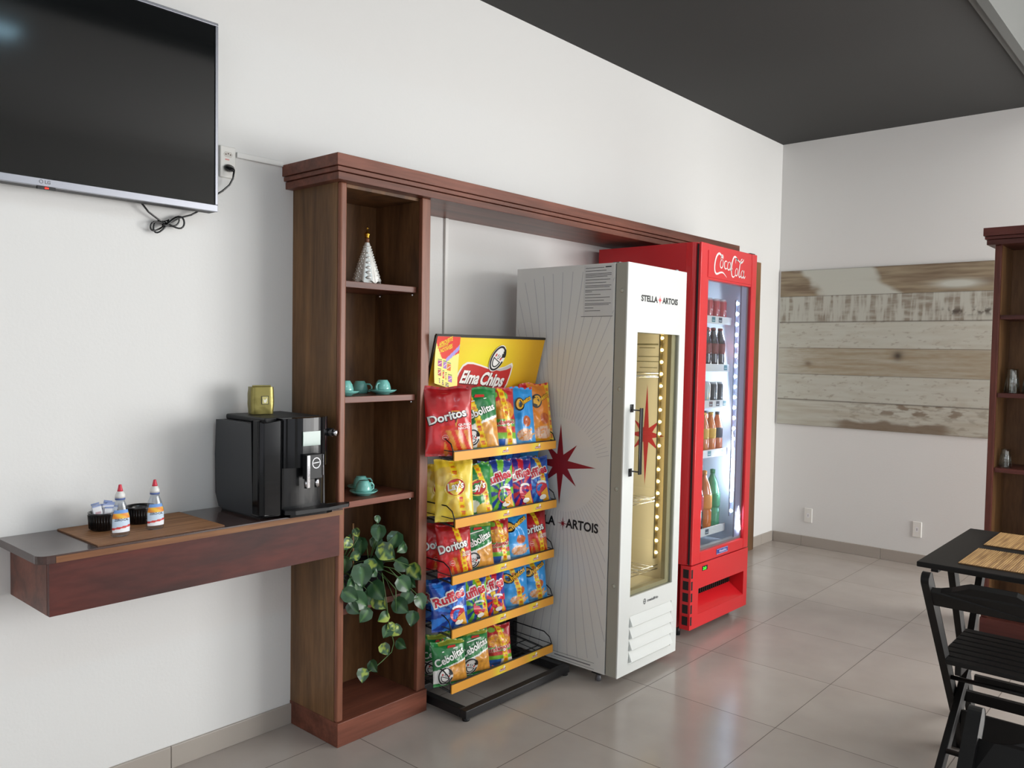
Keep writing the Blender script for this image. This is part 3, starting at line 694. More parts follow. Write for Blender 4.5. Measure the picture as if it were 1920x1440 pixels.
for k, z in ROWZ.items():
    xo = {1: 0, 2: .012, 3: 0, 4: .002, 5: .004}[k]; x0, x1 = .462+xo, 1.118+xo
    # wire basket
    b = MB(); yf, yb, zf, zb = -.436, -.2, z-.032, z-.012
    for i in range(15):
        x = x0+.01+(x1-x0-.02)*i/14
        b.tube([(x, yf, zf+.02), (x, yf+.003, zf), (x, yb, zb), (x, yb, zb+.05)], .0018, M_rack, 5)
    for yy, zz in ((yf, zf), (yf+.08, zf+.006), (yf+.16, zf+.012), (yb, zb), (yb, zb+.05)): b.tube([(x0, yy, zz-.002), (x1, yy, zz-.002)], .0025, M_rack, 6)
    for x in (x0, x1):
        b.tube([(x, yf, zf), (x, yf, z+.004), (x, yf+.012, z+.03), (x, yf+.045, z+.048), (x, yb, z+.052), (x, yb, zb-.002)], .0028, M_rack, 6)
        b.tube([(x, yf, z+.0), (x, yb, z+.006)], .002, M_rack, 6); b.tube([(x, yf, zf), (x, yb, zb)], .0025, M_rack, 6)
    b.box(x0, x1, -.441, -.436, z-.002, z+.003, M_rack)
    rk(b, 'wire_basket')
    # price strip, printed yellow/orange
    b = MB(); fn = plane((x0, -.4445, z-.037), (1, 0, 0), (0, 0, 1), (0, -1, 0)); w = x1-x0
    def sc_(u, v): return mixc(hx('e9a33a'), hx('e6cf35'), max(math.exp(-((u-.45)/.06)**2), .9*math.exp(-((u-.78)/.05)**2)))
    b.grid(lambda u, v: (x0+u*w, -.4445, z-.037+.036*v), 60, 2, M_vcm, sc_); b.box(x0, x1, -.444, -.4365, z-.037, z-.001, M_vcm, hx('e0a038'))
    for c in (.47, .80):
        cx = c*w
        b.poly([(cx-.021, .010), (cx+.018, .011), (cx+.021, .020), (cx-.016, .021)], fn, hx('b23a3a'), M_vcm, 1)
        b.text('ElmaChips', cx, .0125, .007, fn, hx('f0e8e4'), M_vcm, w=.036, bold=.02, layer=2, center=True, rot=.03)
        b.poly(ell(cx+.010, .025, .005, .007, -.5, 12), fn, hx('f2f0ec'), M_vcm, 1)
    rk(b, 'price_strip')
# header sign
hd = Vector((0, -.095, .36)).normalized(); hn = Vector((1, 0, 0)).cross(hd); SO = Vector((.455, -.24, 1.2))
sf = plane(SO+hn*.004, (1, 0, 0), hd, hn, .0007)
b = MB()
def sgc(u, v):
    return mixc(hx('f0a81c'), hx('eedd2c'), .15+.85*math.exp(-(((u-.42)/.33)**2+((v-.72)/.42)**2)))
b.grid(lambda u, v: sf(u*.70, v*.372, 0), 50, 30, M_vcg, sgc)
b.add([SO+Vector((1, 0, 0))*x+hd*y+hn*q for q in (-.004, .0038) for x, y in ((0, 0), (.70, 0), (.70, .372), (0, .372))], [(0, 3, 2, 1), (0, 1, 5, 4), (1, 2, 6, 5), (2, 3, 7, 6), (3, 0, 4, 7)], M_vcg, hx('d99a20'))
def smiley(b, fn, cx, cy, rx, ry, rot, m, L=1, lw=.09):
    c, s_ = math.cos(rot), math.sin(rot)
    def P(x, y): return (cx+(x*rx*c-y*ry*s_), cy+(x*rx*s_+y*ry*c))
    K, Wt = hx('1c1c1e'), hx('f4f2ee'); w = lw*ry
    b.poly([P(1.16*x, 1.16*y) for x, y in ell(0, 0, 1, 1, n=36)], fn, Wt, m, L)
    e = ell(0, 0, 1, 1, n=40); b.stroke([P(*p) for p in e[3:]+e[:1]], [w*1.6]*len(e[3:]+e[:1]), fn, K, m, L+1)
    b.poly([P(.86*x, .86*y) for x, y in ell(0, 0, 1, 1, n=36)], fn, Wt, m, L+1)
    for k, (a0, a1, rr) in enumerate(((.35, 1.35, 1.0), (.3, 1.25, .78), (.2, 1.05, .56))):
        q = [P(.12+rr*.9*math.cos(a), .15+rr*.85*math.sin(a)) for a in np.linspace(a0, a1, 10)]; b.stroke(q, [w*.4]+[w*1.5]*8+[w*.4], fn, K, m, L+2)
    b.stroke([P(.62*math.cos(a), -.12+.62*math.sin(a)) for a in np.linspace(math.pi*1.02, math.pi*1.98, 14)], w*1.0, fn, K, m, L+2)
    b.stroke([P(x, -.16+.05*x*x) for x in (-.66, -.3, 0, .3, .66)], w*.7, fn, K, m, L+2)
    for x in (-.16, .16): b.poly([P(x+.055*p, .2+.15*q) for p, q in ell(0, 0, 1, 1, n=10)], fn, K, m, L+2)
    for x in (-.52, .5): b.poly([P(x+.13*p, .12+.15*q) for p, q in ell(0, 0, 1, 1, n=10)], fn, hx('cf4a44'), m, L+2)
    b.stroke([P(-.06, .02), P(.02, -.04), P(.08, .02)], w*.6, fn, K, m, L+2)
rib = [(.166, .125), (.160, .150), (.166, .182), (.176, .212), (.192, .238), (.215, .249), (.25, .248), (.30, .238), (.35, .226), (.40, .222), (.45, .230), (.492, .246), (.502, .235), (.500, .200), (.490, .155), (.472, .122), (.445, .110), (.40, .110), (.35, .120), (.30, .132), (.25, .138), (.205, .134), (.19, .122)]
cx_, cy_ = .33, .18
b.poly([(cx_+(x-cx_)*1.05, cy_+(y-cy_)*1.13) for x, y in rib], sf, hx('efeae2'), M_vcg, 1)
def redc(p): return None
b.poly(rib, sf, hx('c22a26'), M_vcg, 2)
b.poly([(.176, .145), (.26, .152), (.34, .146), (.42, .128), (.47, .122), (.45, .112), (.40, .110), (.30, .132), (.25, .138), (.205, .134)], sf, hx('a81f20'), M_vcg, 3)
b.poly([(.39, .222), (.44, .229), (.492, .246), (.499, .232), (.47, .222), (.43, .216)], sf, hx('c9c6c2'), M_vcg, 3)
b.poly([(.19, .122), (.205, .134), (.25, .138), (.29, .133), (.26, .118), (.22, .11)], sf, hx('d8d5d0'), M_vcg, 2)
for w_, c_, l_, dx, dy in ((.06, '6a1a1c', 4, .003, -.004), (.035, 'f3f0ea', 5, 0, 0)):
    b.text('Elma', .182+dx, .168+dy, .056, sf, hx(c_), M_vcg, w=.115, rot=-.08, shear=.22, bold=w_, layer=l_)
    b.text('Chips', .305+dx, .158+dy, .058, sf, hx(c_), M_vcg, w=.155, rot=-.09, shear=.22, bold=w_, layer=l_)
smiley(b, sf, .393, .276, .037, .056, -.50, M_vcg, 6, .10)
for x0_, y0_, x1_, y1_ in ((0, .366, .70, .376), (-.003, 0, .003, .37), ):
    b.add([sf(x, y, q) for q in (-10, 4) for x, y in ((x0_, y0_), (x1_, y0_), (x1_, y1_), (x0_, y1_))], [(0, 3, 2, 1), (4, 5, 6, 7), (0, 1, 5, 4), (1, 2, 6, 5), (2, 3, 7, 6), (3, 0, 4, 7)], M_vcg, hx('25241f'))
rk(b, 'header_sign')
# flyer taped on the sign, curling away from it
fw, fh = .132, .190
ry = Vector((0, 0, 0))
def ff(x, y, l=0):
    u, v = x/fw, y/fh; return sf(.004+x+.030*(1-v)*u, .178+y-.0-.045*u*(1-v)+.0, 0)+hn*(.004+.022*(1-v)**2*(1-u)+.012*(1-v)**2+.0005*l)
def fc(u, v):
    c = hx('f3ea86')
    if v > .86 and u < .35: c = hx('f2e23a')
    if v > .52+.28*(.35-u)*(-1 if u > .35 else 1)*1.0 and v > .56-.12*(u-.2) and v > .45+.2*abs(u-.85)*0+.0: c = hx('df3526') if (v-.55)*1.3 > (.28-u)*1.4 else c
    if abs((v-.62)-.55*(u-.65)) < .045 and u > .45: c = hx('a99be0')
    return c
b = MB(); b.grid(lambda u, v: ff(u*fw, v*fh), 40, 56, M_vcm, fc)
b.grid(lambda u, v: ff(u*fw, v*fh, -2), 10, 14, M_vcm, lambda u, v: hx('efe9d8'))
for txt, x, y, h, w in (('APROVEITE', .016, .148, .016, .078), ('COMPRANDO NAS', .010, .138, .008, .06), ('NOTÁVEIS', .028, .124, .016, .068)):
    b.text(txt, x, y, h, ff, hx('f4d22c'), M_vcm, w=w, rot=.38, bold=.03, layer=1, shear=.2)
for i, (x, y, w, h, c) in enumerate(((.018, .072, .022, .022, 'b0468c'), (.048, .068, .018, .024, 'a878c8'), (.070, .064, .020, .024, 'e0762c'), (.020, .036, .018, .022, 'c05a5a'), (.046, .030, .009, .024, 'd8442c'), (.062, .028, .007, .022, 'c8b83a'), (.078, .024, .022, .022, 'b070c0'), (.026, .008, .006, .012, '8a6a4a'), (.044, .005, .008, .012, '8a6a4a'), (.064, .004, .018, .008, '6a5a4a'))):
    b.poly([(x, y), (x+w, y), (x+w, y+h), (x, y+h)], ff, hx(c), M_vcm, 1); b.stroke([(x+.002, y+h*.3), (x+w-.003, y+h*.75)], .003, ff, hx('f0dcd0'), M_vcm, 2)
    b.stroke([(x, y+h+.004), (x+w*.9, y+h+.004)], .003, ff, hx('5a6a50'), M_vcm, 1)
tag(b.build('paper_flyer'), 'yellow and red promotional flyer curling off the left of the header sign', 'flyer')

# ------------------------------------------------------------------ chips bags
def bag(w, h, design, seed=0, T=.034):
    b = MB(); m = M_vc
    def prof(u, v):
        a = max(0, math.sin(math.pi*min(1, max(0, u))))**.55; vv = min(1, max(0, (v-.045)/.91)); return a*max(0, math.sin(math.pi*vv))**.55
    def sfn(x, y, l=0, side=1):
        u, v = x/w+.5, y/h; p = prof(u, v)
        xs = x*(1-.05*math.sin(math.pi*v)); n = noise.noise(Vector((u*3.2+seed, v*4.1, seed*1.7)))*.012+noise.noise(Vector((u*6, v*7+seed, 4)))*.006+.0015*abs(noise.noise(Vector((u*12+v*5, v*13-u*4+seed, 9))))
        rid = .0022*math.sin(u*34+seed)*(math.exp(-(1-v)*11)+math.exp(-v*11))
        return (xs, -side*(T*p+n*p+rid*.6)-.0011*l-(.0006 if l else 0), y+.004*math.sin(u*9+seed)*(v > .9))
    dz = DES[design]
    b.grid(lambda u, v: sfn((u-.5)*w, v*h), 42, 62, m, dz['col'])
    b.grid(lambda u, v: sfn((.5-u)*w, v*h, 0, -1), 14, 20, m, lambda u, v: tuple(k*.9 for k in dz['back']))
    dz['art'](b, sfn, w, h, m)
    return b.build(dz['name'] if 'name' in dz else 'chips_bag')
R_, DR, Y_, O_, G_, DG, B_, LB_, W_, K_ = [hx(s) for s in ('cf1f26', '8d1018', 'f2cf1c', 'ee8a20', '2e8f45', '14683a', '1d4fa8', '2f9be6', 'f3f2ee', '17181c')]
CHP = hx('e2a040')
def promo(u, v, c, u0, sl, hw=.075):
    d = u-(u0+sl*(v-.5))
    if abs(d) < hw and .02 < v < .98:
        k = (v*9.3) % 1; c = hx('f6d321')
        if abs(d) < hw*.62:
            if k < .42: c = mixc(hx('f0a21c'), hx('d8581c'), .35+.4*((v*37) % 1))
            elif k < .62 and int(v*9.3) % 2: c = hx('d2342a')
    return c
def blob(u, v, cx, cy, rx, ry): return ((u-cx)/rx)**2+((v-cy)/ry)**2 < 1
def edge(v, c, t):
    return mixc(c, t, .35) if v > .955 or v < .04 else c
def n2(u, v, s): return noise.noise(Vector((u*s, v*s*1.3, s)))
def ray_col(u, v, a, c, cx=.5, cy=.45, n=18):
    t = math.atan2(v-cy, u-cx); return a if math.sin(t*n+2.2*math.hypot(u-cx, v-cy)) > 0 else c
DES = {}
def D(name, col, art, back): DES[name] = dict(col=col, art=art, back=back)
def c_doritos(pr):
    def f(u, v):
        c = mixc(R_, DR, sst(.55, 1, v)*.8+.25*sst(.3, 0, v)); 
        t = (v-.12)+(u-.5)*.5
        if v < .36 and ((u*5+v*3) % 1) < .52 and u > .38: c = mixc(CHP, hx('d46a22'), .5+.8*n2(u, v, 9))
        elif v < .42 and u > .3: c = mixc(c, hx('e2401c'), .5)
        if pr: c = promo(u, v, c, pr, -.3)
        return edge(v, c, DR)
    return f
def a_doritos(b, f, w, h, m):
    b.poly([(w*.02, h*.64), (w*.20, h*.64), (w*.11, h*.40)], f, hx('e0a030'), m, 1); b.poly([(w*.05, h*.62), (w*.17, h*.62), (w*.11, h*.45)], f, hx('5a0c12'), m, 2)
    b.text('Doritos', -.008, h*.50, .036, f, K_, m, w=w*.86, rot=.22, bold=.05, layer=3, center=True)
    b.text('Doritos', -.010, h*.507, .034, f, W_, m, w=w*.82, rot=.22, bold=.028, layer=4, center=True)
    b.text('QUEIJO', w*.16, h*.42, .009, f, W_, m, w=w*.3, rot=.1, bold=.02, layer=3); b.text('NACHO', w*.16, h*.37, .009, f, W_, m, w=w*.28, rot=.1, bold=.02, layer=3)
    b.stroke(ell(-w*.12, h*.26, .012, .010, n=18)+[(-w*.12+.012, h*.26)], .0016, f, hx('f0b0a8'), m, 3, False); b.stroke([(-w*.12-.007, h*.26), (-w*.12+.007, h*.26)], .004, f, hx('f0b0a8'), m, 3)
D('doritos', c_doritos(None), a_doritos, R_); D('doritos_p', c_doritos(.66), a_doritos, R_)
def c_ceb(pr):
    def f(u, v):
        s_ = .46+.22*(u-.5)
        c = mixc(G_, DG, .5+.5*n2(u, v, 3)) if v > s_ else (W_ if v > s_-.035 else (mixc(CHP, hx('c98a3c'), .5+n2(u, v, 14)) if u > .42 else W_))
        if v < .07: c = G_
        if v > .9 and u > .2 and not pr: c = mixc(G_, Y_, .35)
        if pr: c = promo(u, v, c, pr, -.42)
        return c
    return f
def a_ceb(b, f, w, h, m):
    b.text('Cebolitas', 0, h*.55, .034, f, DG, m, w=w*.96, rot=.33, bold=.05, layer=2, center=True)
    b.text('Cebolitas', 0, h*.557, .031, f, W_, m, w=w*.92, rot=.33, bold=.025, layer=3, center=True)
    b.stroke([(-w*.25, h*.76), (w*.2, h*.82)], .004, f, W_, m, 2); b.poly([(-w*.1, h*.83), (w*.16, h*.84), (w*.17, h*.88), (-w*.06, h*.88)], f, hx('d83a3a'), m, 2)
    smiley(b, f, -w*.20, h*.22, .028, .031, -.3, m, 3, .11)
D('cebolitas', c_ceb(None), a_ceb, G_); D('cebolitas_p', c_ceb(.42), a_ceb, G_)
def c_fand(u, v):
    c = hx('b8252c')
    if blob(u, v, .55, .62, .42, .16): c = mixc(hx('e0a32c'), hx('c86a24'), .5+n2(u, v, 13))
    if blob(u, v, .35, .88, .12, .05) or blob(u, v, .7, .86, .08, .06): c = hx('7fae3a')
    if .36 < v < .47: c = hx('58a53c')
    if .26 < v <= .36: c = mixc(hx('b8252c'), hx('d85a4a'), .5+n2(u, v, 10))
    if v <= .26: c = hx('7dbb3c') if v > .17 else (hx('2a5fb0') if u < .6 else hx('e8e0d8'))
    return promo(u, v, c, .68, -.22, .085)
def a_fand(b, f, w, h, m):
    b.text('Fandangos', 0, h*.385, .022, f, W_, m, w=w*.85, rot=.1, bold=.04, layer=2, center=True); b.text('Fandangos', 0, h*.389, .020, f, R_, m, w=w*.82, rot=.1, bold=.02, layer=3, center=True)
    for k in range(9):
        a = k*1.3; x, y = w*(.28*math.cos(a*1.7)), h*(.62+.1*math.sin(a)); b.stroke([(x+.008*math.cos(q+a), y+.007*math.sin(q+a)) for q in np.linspace(0, 3.6, 8)], .0035, f, mixc(Y_, O_, random.random()), m, 1)
D('fandangos', c_fand, a_fand, hx('b8252c'))
def c_chee(base, stripe, pr, pu=.86):
    def f(u, v):
        c = mixc(base, hx('8fd0f4') if base == LB_ else Y_, .5*sst(.5, .2, v)*(.5+n2(u, v, 6)))
        if blob(u, v, .66, .42, .16, .09): c = mixc(hx('d4742c'), hx('b84a20'), .5+n2(u, v, 12))
        if blob(u, v, .6, .2, .28, .10): c = mixc(hx('f0e2c8'), hx('d8702c'), .3+.8*abs(n2(u, v, 14)))
        if stripe and u < .26: c = R_
        if pr: c = promo(u, v, c, pu, -.30 if not stripe else 0, .085)
        return c
    return f
def a_chee(stripe):
    def f_(b, f, w, h, m):
        x0 = w*.12 if stripe else 0; ww = w*.62 if stripe else w*.86
        b.poly(ell(x0-ww*.28, h*.70, ww*.26, h*.115, -.3, 24), f, K_, m, 2); b.poly(ell(x0-ww*.28, h*.70, ww*.19, h*.09, -.3, 24), f, hx('f0b41e'), m, 3); b.poly(ell(x0-ww*.26, h*.685, ww*.07, h*.045, -.3, 16), f, K_, m, 4)
        b.text('heetos', x0+ww*.18, h*.735, .024, f, K_, m, w=ww*.72, rot=.45, bold=.06, layer=3, center=True); b.text('heetos', x0+ww*.18, h*.738, .022, f, hx('f4b820'), m, w=ww*.68, rot=.45, bold=.03, layer=4, center=True)
        if stripe: b.text('PACOTÃO', -w*.30, h*.08, w*.12, f, hx('f2c21c'), m, w=h*.62, rot=math.pi/2, bold=.04, layer=2)
        for k in range(6):
            a = k*1.05; b.stroke([(w*.14+w*.22*math.cos(a), h*.2+h*.07*math.sin(a*1.6)), (w*.14+w*.22*math.cos(a)+.012, h*.2+h*.07*math.sin(a*1.6)+.006)], .007, f, mixc(hx('e8b070'), O_, k/6), m, 1)
    return f_
D('cheetos_blue_big', c_chee(LB_, True, False), a_chee(True), R_); D('cheetos_orange_big', c_chee(O_, True, True, .92), a_chee(True), R_)
D('cheetos_blue', c_chee(LB_, False, False), a_chee(False), LB_); D('cheetos_blue_p', c_chee(LB_, False, True, .58), a_chee(False), LB_)
def c_lays(base, pr, pu):
    def f(u, v):
        c = mixc(base, hx('f4e070') if base == Y_ else hx('1f7a35'), .4+.4*n2(u, v, 3))
        if base == Y_:
            if blob(u, v, .3, .72, .34, .16) or blob(u, v, .6, .25, .3, .14): c = mixc(hx('f0d468'), hx('dba92a'), .5+.8*n2(u, v, 6))
        else:
            if blob(u, v, .12, .78, .26, .18): c = mixc(hx('ecca5a'), hx('cf9e30'), .4+n2(u, v, 7))
            if blob(u, v, .36, .2, .2, .12): c = hx('e6ead8')
            if blob(u, v, .72, .14, .26, .12): c = hx('e6c455')
        return promo(u, v, c, pu, -.34, .085) if pr else c
    return f
def a_lays(b, f, w, h, m):
    b.poly(ell(w*.02, h*.55, w*.30, h*.155, .25, 30), f, hx('f2d060'), m, 1); b.poly(ell(w*.02, h*.55, w*.25, h*.13, .25, 30), f, hx('c0202a'), m, 2)
    b.text("Lay's", w*.02, h*.515, .030, f, W_, m, w=w*.44, rot=.2, bold=.03, layer=3, center=True, shear=.15)
D('lays_yellow', c_lays(Y_, True, .60), a_lays, Y_); D('lays_yellow_b', c_lays(Y_, False, .5), a_lays, Y_); D('lays_green', c_lays(G_, True, .72), a_lays, G_)
def c_ruf(c1, c2, pr, pu):
    def f(u, v):
        c = ray_col(u, v, c1, c2, .55, .38, 9)
        return promo(u, v, c, pu, -.3, .085) if pr else c
    return f
def a_ruf(b, f, w, h, m):
    b.text('Ruffles', 0, h*.585, .040, f, W_, m, w=w*.94, rot=.28, bold=.10, layer=2, center=True); b.text('Ruffles', 0, h*.592, .036, f, hx('cf2038'), m, w=w*.88, rot=.28, bold=.035, layer=3, center=True)
    b.poly(ell(w*.16, h*.33, w*.22, h*.17, .2, 24), f, hx('c81f3c'), m, 2); b.stroke([(w*.16+w*.15*math.cos(a), h*.44+h*.035*math.sin(a)) for a in np.linspace(.3, 2.85, 10)], h*.045, f, W_, m, 3)
    b.poly([(w*.12, h*.24), (w*.36, h*.36), (w*.44, h*.1), (w*.26, h*.04)], f, hx('e8a62c'), m, 3); b.poly(ell(w*.2, h*.16, w*.12, h*.05, .2, 14), f, hx('f4f0e6'), m, 4)
D('ruffles_green', c_ruf(hx('79c63a'), hx('23409c'), False, 0), a_ruf, hx('23409c')); D('ruffles_green_p', c_ruf(hx('79c63a'), hx('2a4aa0'), True, .82), a_ruf, hx('23409c'))
D('ruffles_red', c_ruf(hx('d8283c'), hx('3a2a90'), False, 0), a_ruf, hx('3a2a90')); D('ruffles_blue', c_ruf(hx('2a7fe0'), hx('1440a0'), False, 0), a_ruf, hx('1440a0'))
D('ruffles_blue_p', c_ruf(hx('2f8ae0'), hx('2450b0'), True, .74), a_ruf, hx('1440a0')); D('ruffles_red_p', c_ruf(hx('d8283c'), hx('3a3aa0'), True, .5), a_ruf, hx('3a2a90'))
_BC = {}
def put_bag(row, x, y, w, h, design, label, yaw=-.42, tilt=-.22, roll=0, back=False, seed=1):
    key = (design, w, h, seed)
    if key in _BC:
        o = _BC[key].copy(); COL.objects.link(o)
    else: o = _BC[key] = bag(w, h, design, seed)
    o.name = 'chips_bag'
    zf = ROWZ[row]-.030+.0195*max(0, (y+.436)/.236)
    o.rotation_mode = 'XYZ'
    o.matrix_world = Matrix.Translation((x, y, zf+.003)) @ Matrix.Rotation(yaw, 4, 'Z') @ Matrix.Rotation(tilt, 4, 'X') @ Matrix.Rotation(roll, 4, 'Y')
    rn = {1: 'top', 2: 'second', 3: 'third', 4: 'fourth', 5: 'bottom'}[row]
    tag(o, label, 'bag of chips', 'bags on the %s shelf of the snack rack' % rn)
F_ = -.392
put_bag(1, .487, F_, .205, .285, 'doritos', 'large red bag of nacho chips, front left of top rack shelf', seed=1, tilt=-.16, yaw=-.5)
put_bag(1, .665, F_, .185, .280, 'cebolitas_p', 'green and white ring snack bag with yellow strip, second on top rack shelf', seed=2)
put_bag(1, .800, F_, .155, .275, 'fandangos', 'dark red and green corn snack bag in the middle of top rack shelf', seed=3)
put_bag(1, .935, F_, .150, .275, 'cheetos_blue_big', 'light blue snack bag with red side stripe on top rack shelf', seed=4)
put_bag(1, 1.062, F_, .165, .290, 'cheetos_orange_big', 'orange snack bag with red side stripe, rightmost on top rack shelf', seed=5, yaw=-.3)
put_bag(1, .532, -.285, .17, .25, 'doritos_p', 'red chips bag behind the large red one on top rack shelf', seed=6, tilt=-.1)
put_bag(2, .520, F_, .165, .255, 'lays_yellow', 'yellow potato chips bag with yellow strip, front left of second shelf', seed=7, yaw=-.6, tilt=-.2)
put_bag(2, .652, F_, .155, .225, 'lays_green', 'green potato chips bag with round red badge on second shelf', seed=8)
put_bag(2, .788, F_, .165, .230, 'ruffles_green', 'lime green and blue rayed chips bag on second shelf', seed=9)
put_bag(2, .925, F_, .150, .225, 'ruffles_red', 'red and purple rayed chips bag on second shelf', seed=10)
put_bag(2, 1.043, F_, .155, .225, 'ruffles_blue_p', 'blue rayed chips bag with yellow strip, right end of second shelf', seed=11)
put_bag(2, .532, -.285, .15, .215, 'lays_yellow_b', 'yellow potato chips bag behind, at left of second shelf', seed=12, tilt=-.05)
put_bag(2, .93, -.275, .16, .245, 'ruffles_blue', 'blue rayed chips bag standing behind the red one on second shelf', seed=13, tilt=-.05, roll=.1)
put_bag(2, 1.055, -.28, .15, .245, 'cheetos_blue', 'light blue snack bag standing behind at right of second shelf', seed=14, tilt=-.05, roll=.12)
put_bag(3, .530, F_, .155, .215, 'doritos_p', 'red chips bag with yellow strip, front left of third shelf', seed=15, yaw=-.45)
put_bag(3, .664, F_, .165, .205, 'cebolitas', 'green and white ring snack bag on third shelf', seed=16, yaw=-.3)
put_bag(3, .798, F_+.012, .135, .195, 'fandangos', 'corn snack bag with yellow strip, middle of third shelf', seed=17)
put_bag(3, .905, F_, .160, .215, 'cheetos_blue', 'light blue cheese snack bag on third shelf', seed=18, yaw=-.35)
put_bag(3, 1.035, F_, .150, .205, 'doritos_p', 'red chips bag at the right end of third shelf', seed=19)
put_bag(3, .532, -.285, .16, .2, 'doritos', 'dark red chips bag behind at the left of third shelf', seed=20, tilt=-.05)
put_bag(3, .80, -.28, .15, .21, 'fandangos', 'corn snack bag standing behind the middle of third shelf', seed=21, tilt=-.05)
put_bag(3, 1.0, -.285, .15, .2, 'ruffles_blue', 'blue rayed chips bag hidden behind at the right of third shelf', seed=13, tilt=-.05)
put_bag(4, .505, F_, .165, .200, 'ruffles_blue', 'bright blue rayed chips bag, front left of fourth shelf', seed=22, yaw=-.4)
put_bag(4, .640, F_, .145, .190, 'ruffles_green_p', 'lime green rayed chips bag with yellow strip on fourth shelf', seed=23)
put_bag(4, .757, F_, .140, .195, 'ruffles_red_p', 'red rayed chips bag with yellow strip, middle of fourth shelf', seed=24)
put_bag(4, .905, F_, .150, .195, 'cheetos_blue_p', 'light blue snack bag with yellow strip on fourth shelf, left of two', seed=25)
put_bag(4, 1.040, F_, .150, .200, 'cheetos_blue_p', 'light blue snack bag with yellow strip at right end of fourth shelf', seed=26)
put_bag(4, .532, -.285, .15, .18, 'ruffles_blue', 'blue rayed chips bag behind at the left of fourth shelf', seed=27, tilt=-.05)
put_bag(4, .80, -.285, .15, .205, 'ruffles_red', 'red rayed chips bag standing behind in the middle of fourth shelf', seed=24, tilt=-.05)
put_bag(5, .510, F_, .155, .180, 'cebolitas', 'green ring snack bag, front left of bottom shelf', seed=28, yaw=-.35)
put_bag(5, .655, F_, .150, .185, 'cebolitas', 'green ring snack bag, second from left on bottom shelf', seed=29, yaw=-.35)
put_bag(5, .795, F_, .150, .175, 'fandangos', 'red corn snack bag with yellow strip, right end of bottom shelf', seed=30)
put_bag(5, .82, -.285, .14, .2, 'ruffles_red_p', 'red rayed chips bag behind, above the bottom shelf corn snack', seed=31, tilt=-.1)
put_bag(5, .532, -.285, .15, .17, 'cebolitas', 'green ring snack bag behind at left of bottom shelf', seed=32, tilt=-.05)
put_bag(5, .66, -.285, .15, .19, 'cebolitas', 'green ring snack bag behind the second one on bottom shelf', seed=33, tilt=-.1, roll=.1)

# ------------------------------------------------------------------ white drinks cooler (origin: front left bottom of the door)
M_wdoor = mat('white_enamel', 'e4e7e4', .3, coat=.2)
M_wside = mat('pale_grey_side', 'e6e6e2', .35, coat=.1)
M_wedge = mat('beige_door_edge', 'a9a89c', .45)
M_liner = mat('cream_liner', 'ddd2b6', .5)
M_glassd = glassmat('door_glass', (.93, .95, .93), .035)
M_gasket = mat('dark_gasket', '202024', .6)
def star(pts, c, R1, R2, Rd, fn, col, b, m, layer=1):
    o = []; rin = min(R2, Rd) if R2 < .15 and R1 > .2 else Rd
    for k in range(16):
        a = math.pi/2+k*math.pi/8
        r = (R1 if k % 8 == 0 else R2 if k % 8 == 4 else Rd) if k % 2 == 0 else Rd*.36
        o.append((c[0]+r*math.cos(a), c[1]+r*math.sin(a)))
    for i in range(16): b.poly([c, o[i], o[(i+1) % 16]], fn, col, m, layer)
WC = empty('drinks_cooler', (1.172, -.77, .048), 'white upright drinks cooler with red star and narrow lit glass door', 'drinks cooler', 'glass door coolers')
WC.rotation_euler.y = .0115
w, h, d = .508, 1.85, .645
b = MB(); b.box(0, .02, .068, d, 0, h, M_wside); b.box(w-.02, w, .068, d, 0, h, M_wside); b.box(.0205, w-.0205, d-.02, d, 0, h, M_wside)
b.box(.0205, w-.0205, .068, d-.0205, h-.03, h, M_wside); b.box(.0205, w-.0205, .068, d-.0205, 0, .33, M_wside); b.build('cabinet_body', WC)
b = MB(); li = [(.0205, .035, .069, d-.0205, .3305, h-.0305), (w-.035, w-.0205, .069, d-.0205, .3305, h-.0305), (.0355, w-.0355, d-.035, d-.0205, .3305, h-.0305), (.0355, w-.0355, .069, d-.0355, .3305, .345), (.0355, w-.0355, .069, d-.0355, h-.045, h-.0305)]
for q in li: b.box(*q, M_liner)
ln_ = b.build('inner_liner', WC)
# print seen on the liner's right wall
fn = plane((w-.0352, .069, 0), (0, 1, 0), (0, 0, 1), (-1, 0, 0))
b = MB(); star(None, (.112, 1.05), .25, .104, .105, plane((w-.0352, .069, 0), (0, 1, 0), (0, 0, 1), (-1, 0, 0)), hx('b8323a'), b, M_vcm)
for k, (y, z, L_) in enumerate(((.06, 1.50, .14), (.075, 1.483, .09), (.05, 1.44, .12), (.05, 1.415, .14), (.06, 1.385, .10), (.05, 1.36, .14))): b.stroke([(y, z), (y+L_, z)], .008 if k == 0 else .004, fn, hx('8d8668'), M_vcm)
b.build('liner_print', WC)
b = MB()
for z in (.40, .74, 1.345):
    for i in range(9): b.tube([(.04+i*.053, .10, z), (.04+i*.053, d-.05, z)], .0016, M_chrome, 5)
    for y in (.095, .3, d-.06): b.tube([(.036, y, z-.004), (w-.036, y, z-.004)], .003, M_chrome, 6)
    b.tube([(.036, .095, z+.014), (w-.036, .095, z+.014)], .0025, M_chrome, 6)
b.build('wire_shelf', WC)
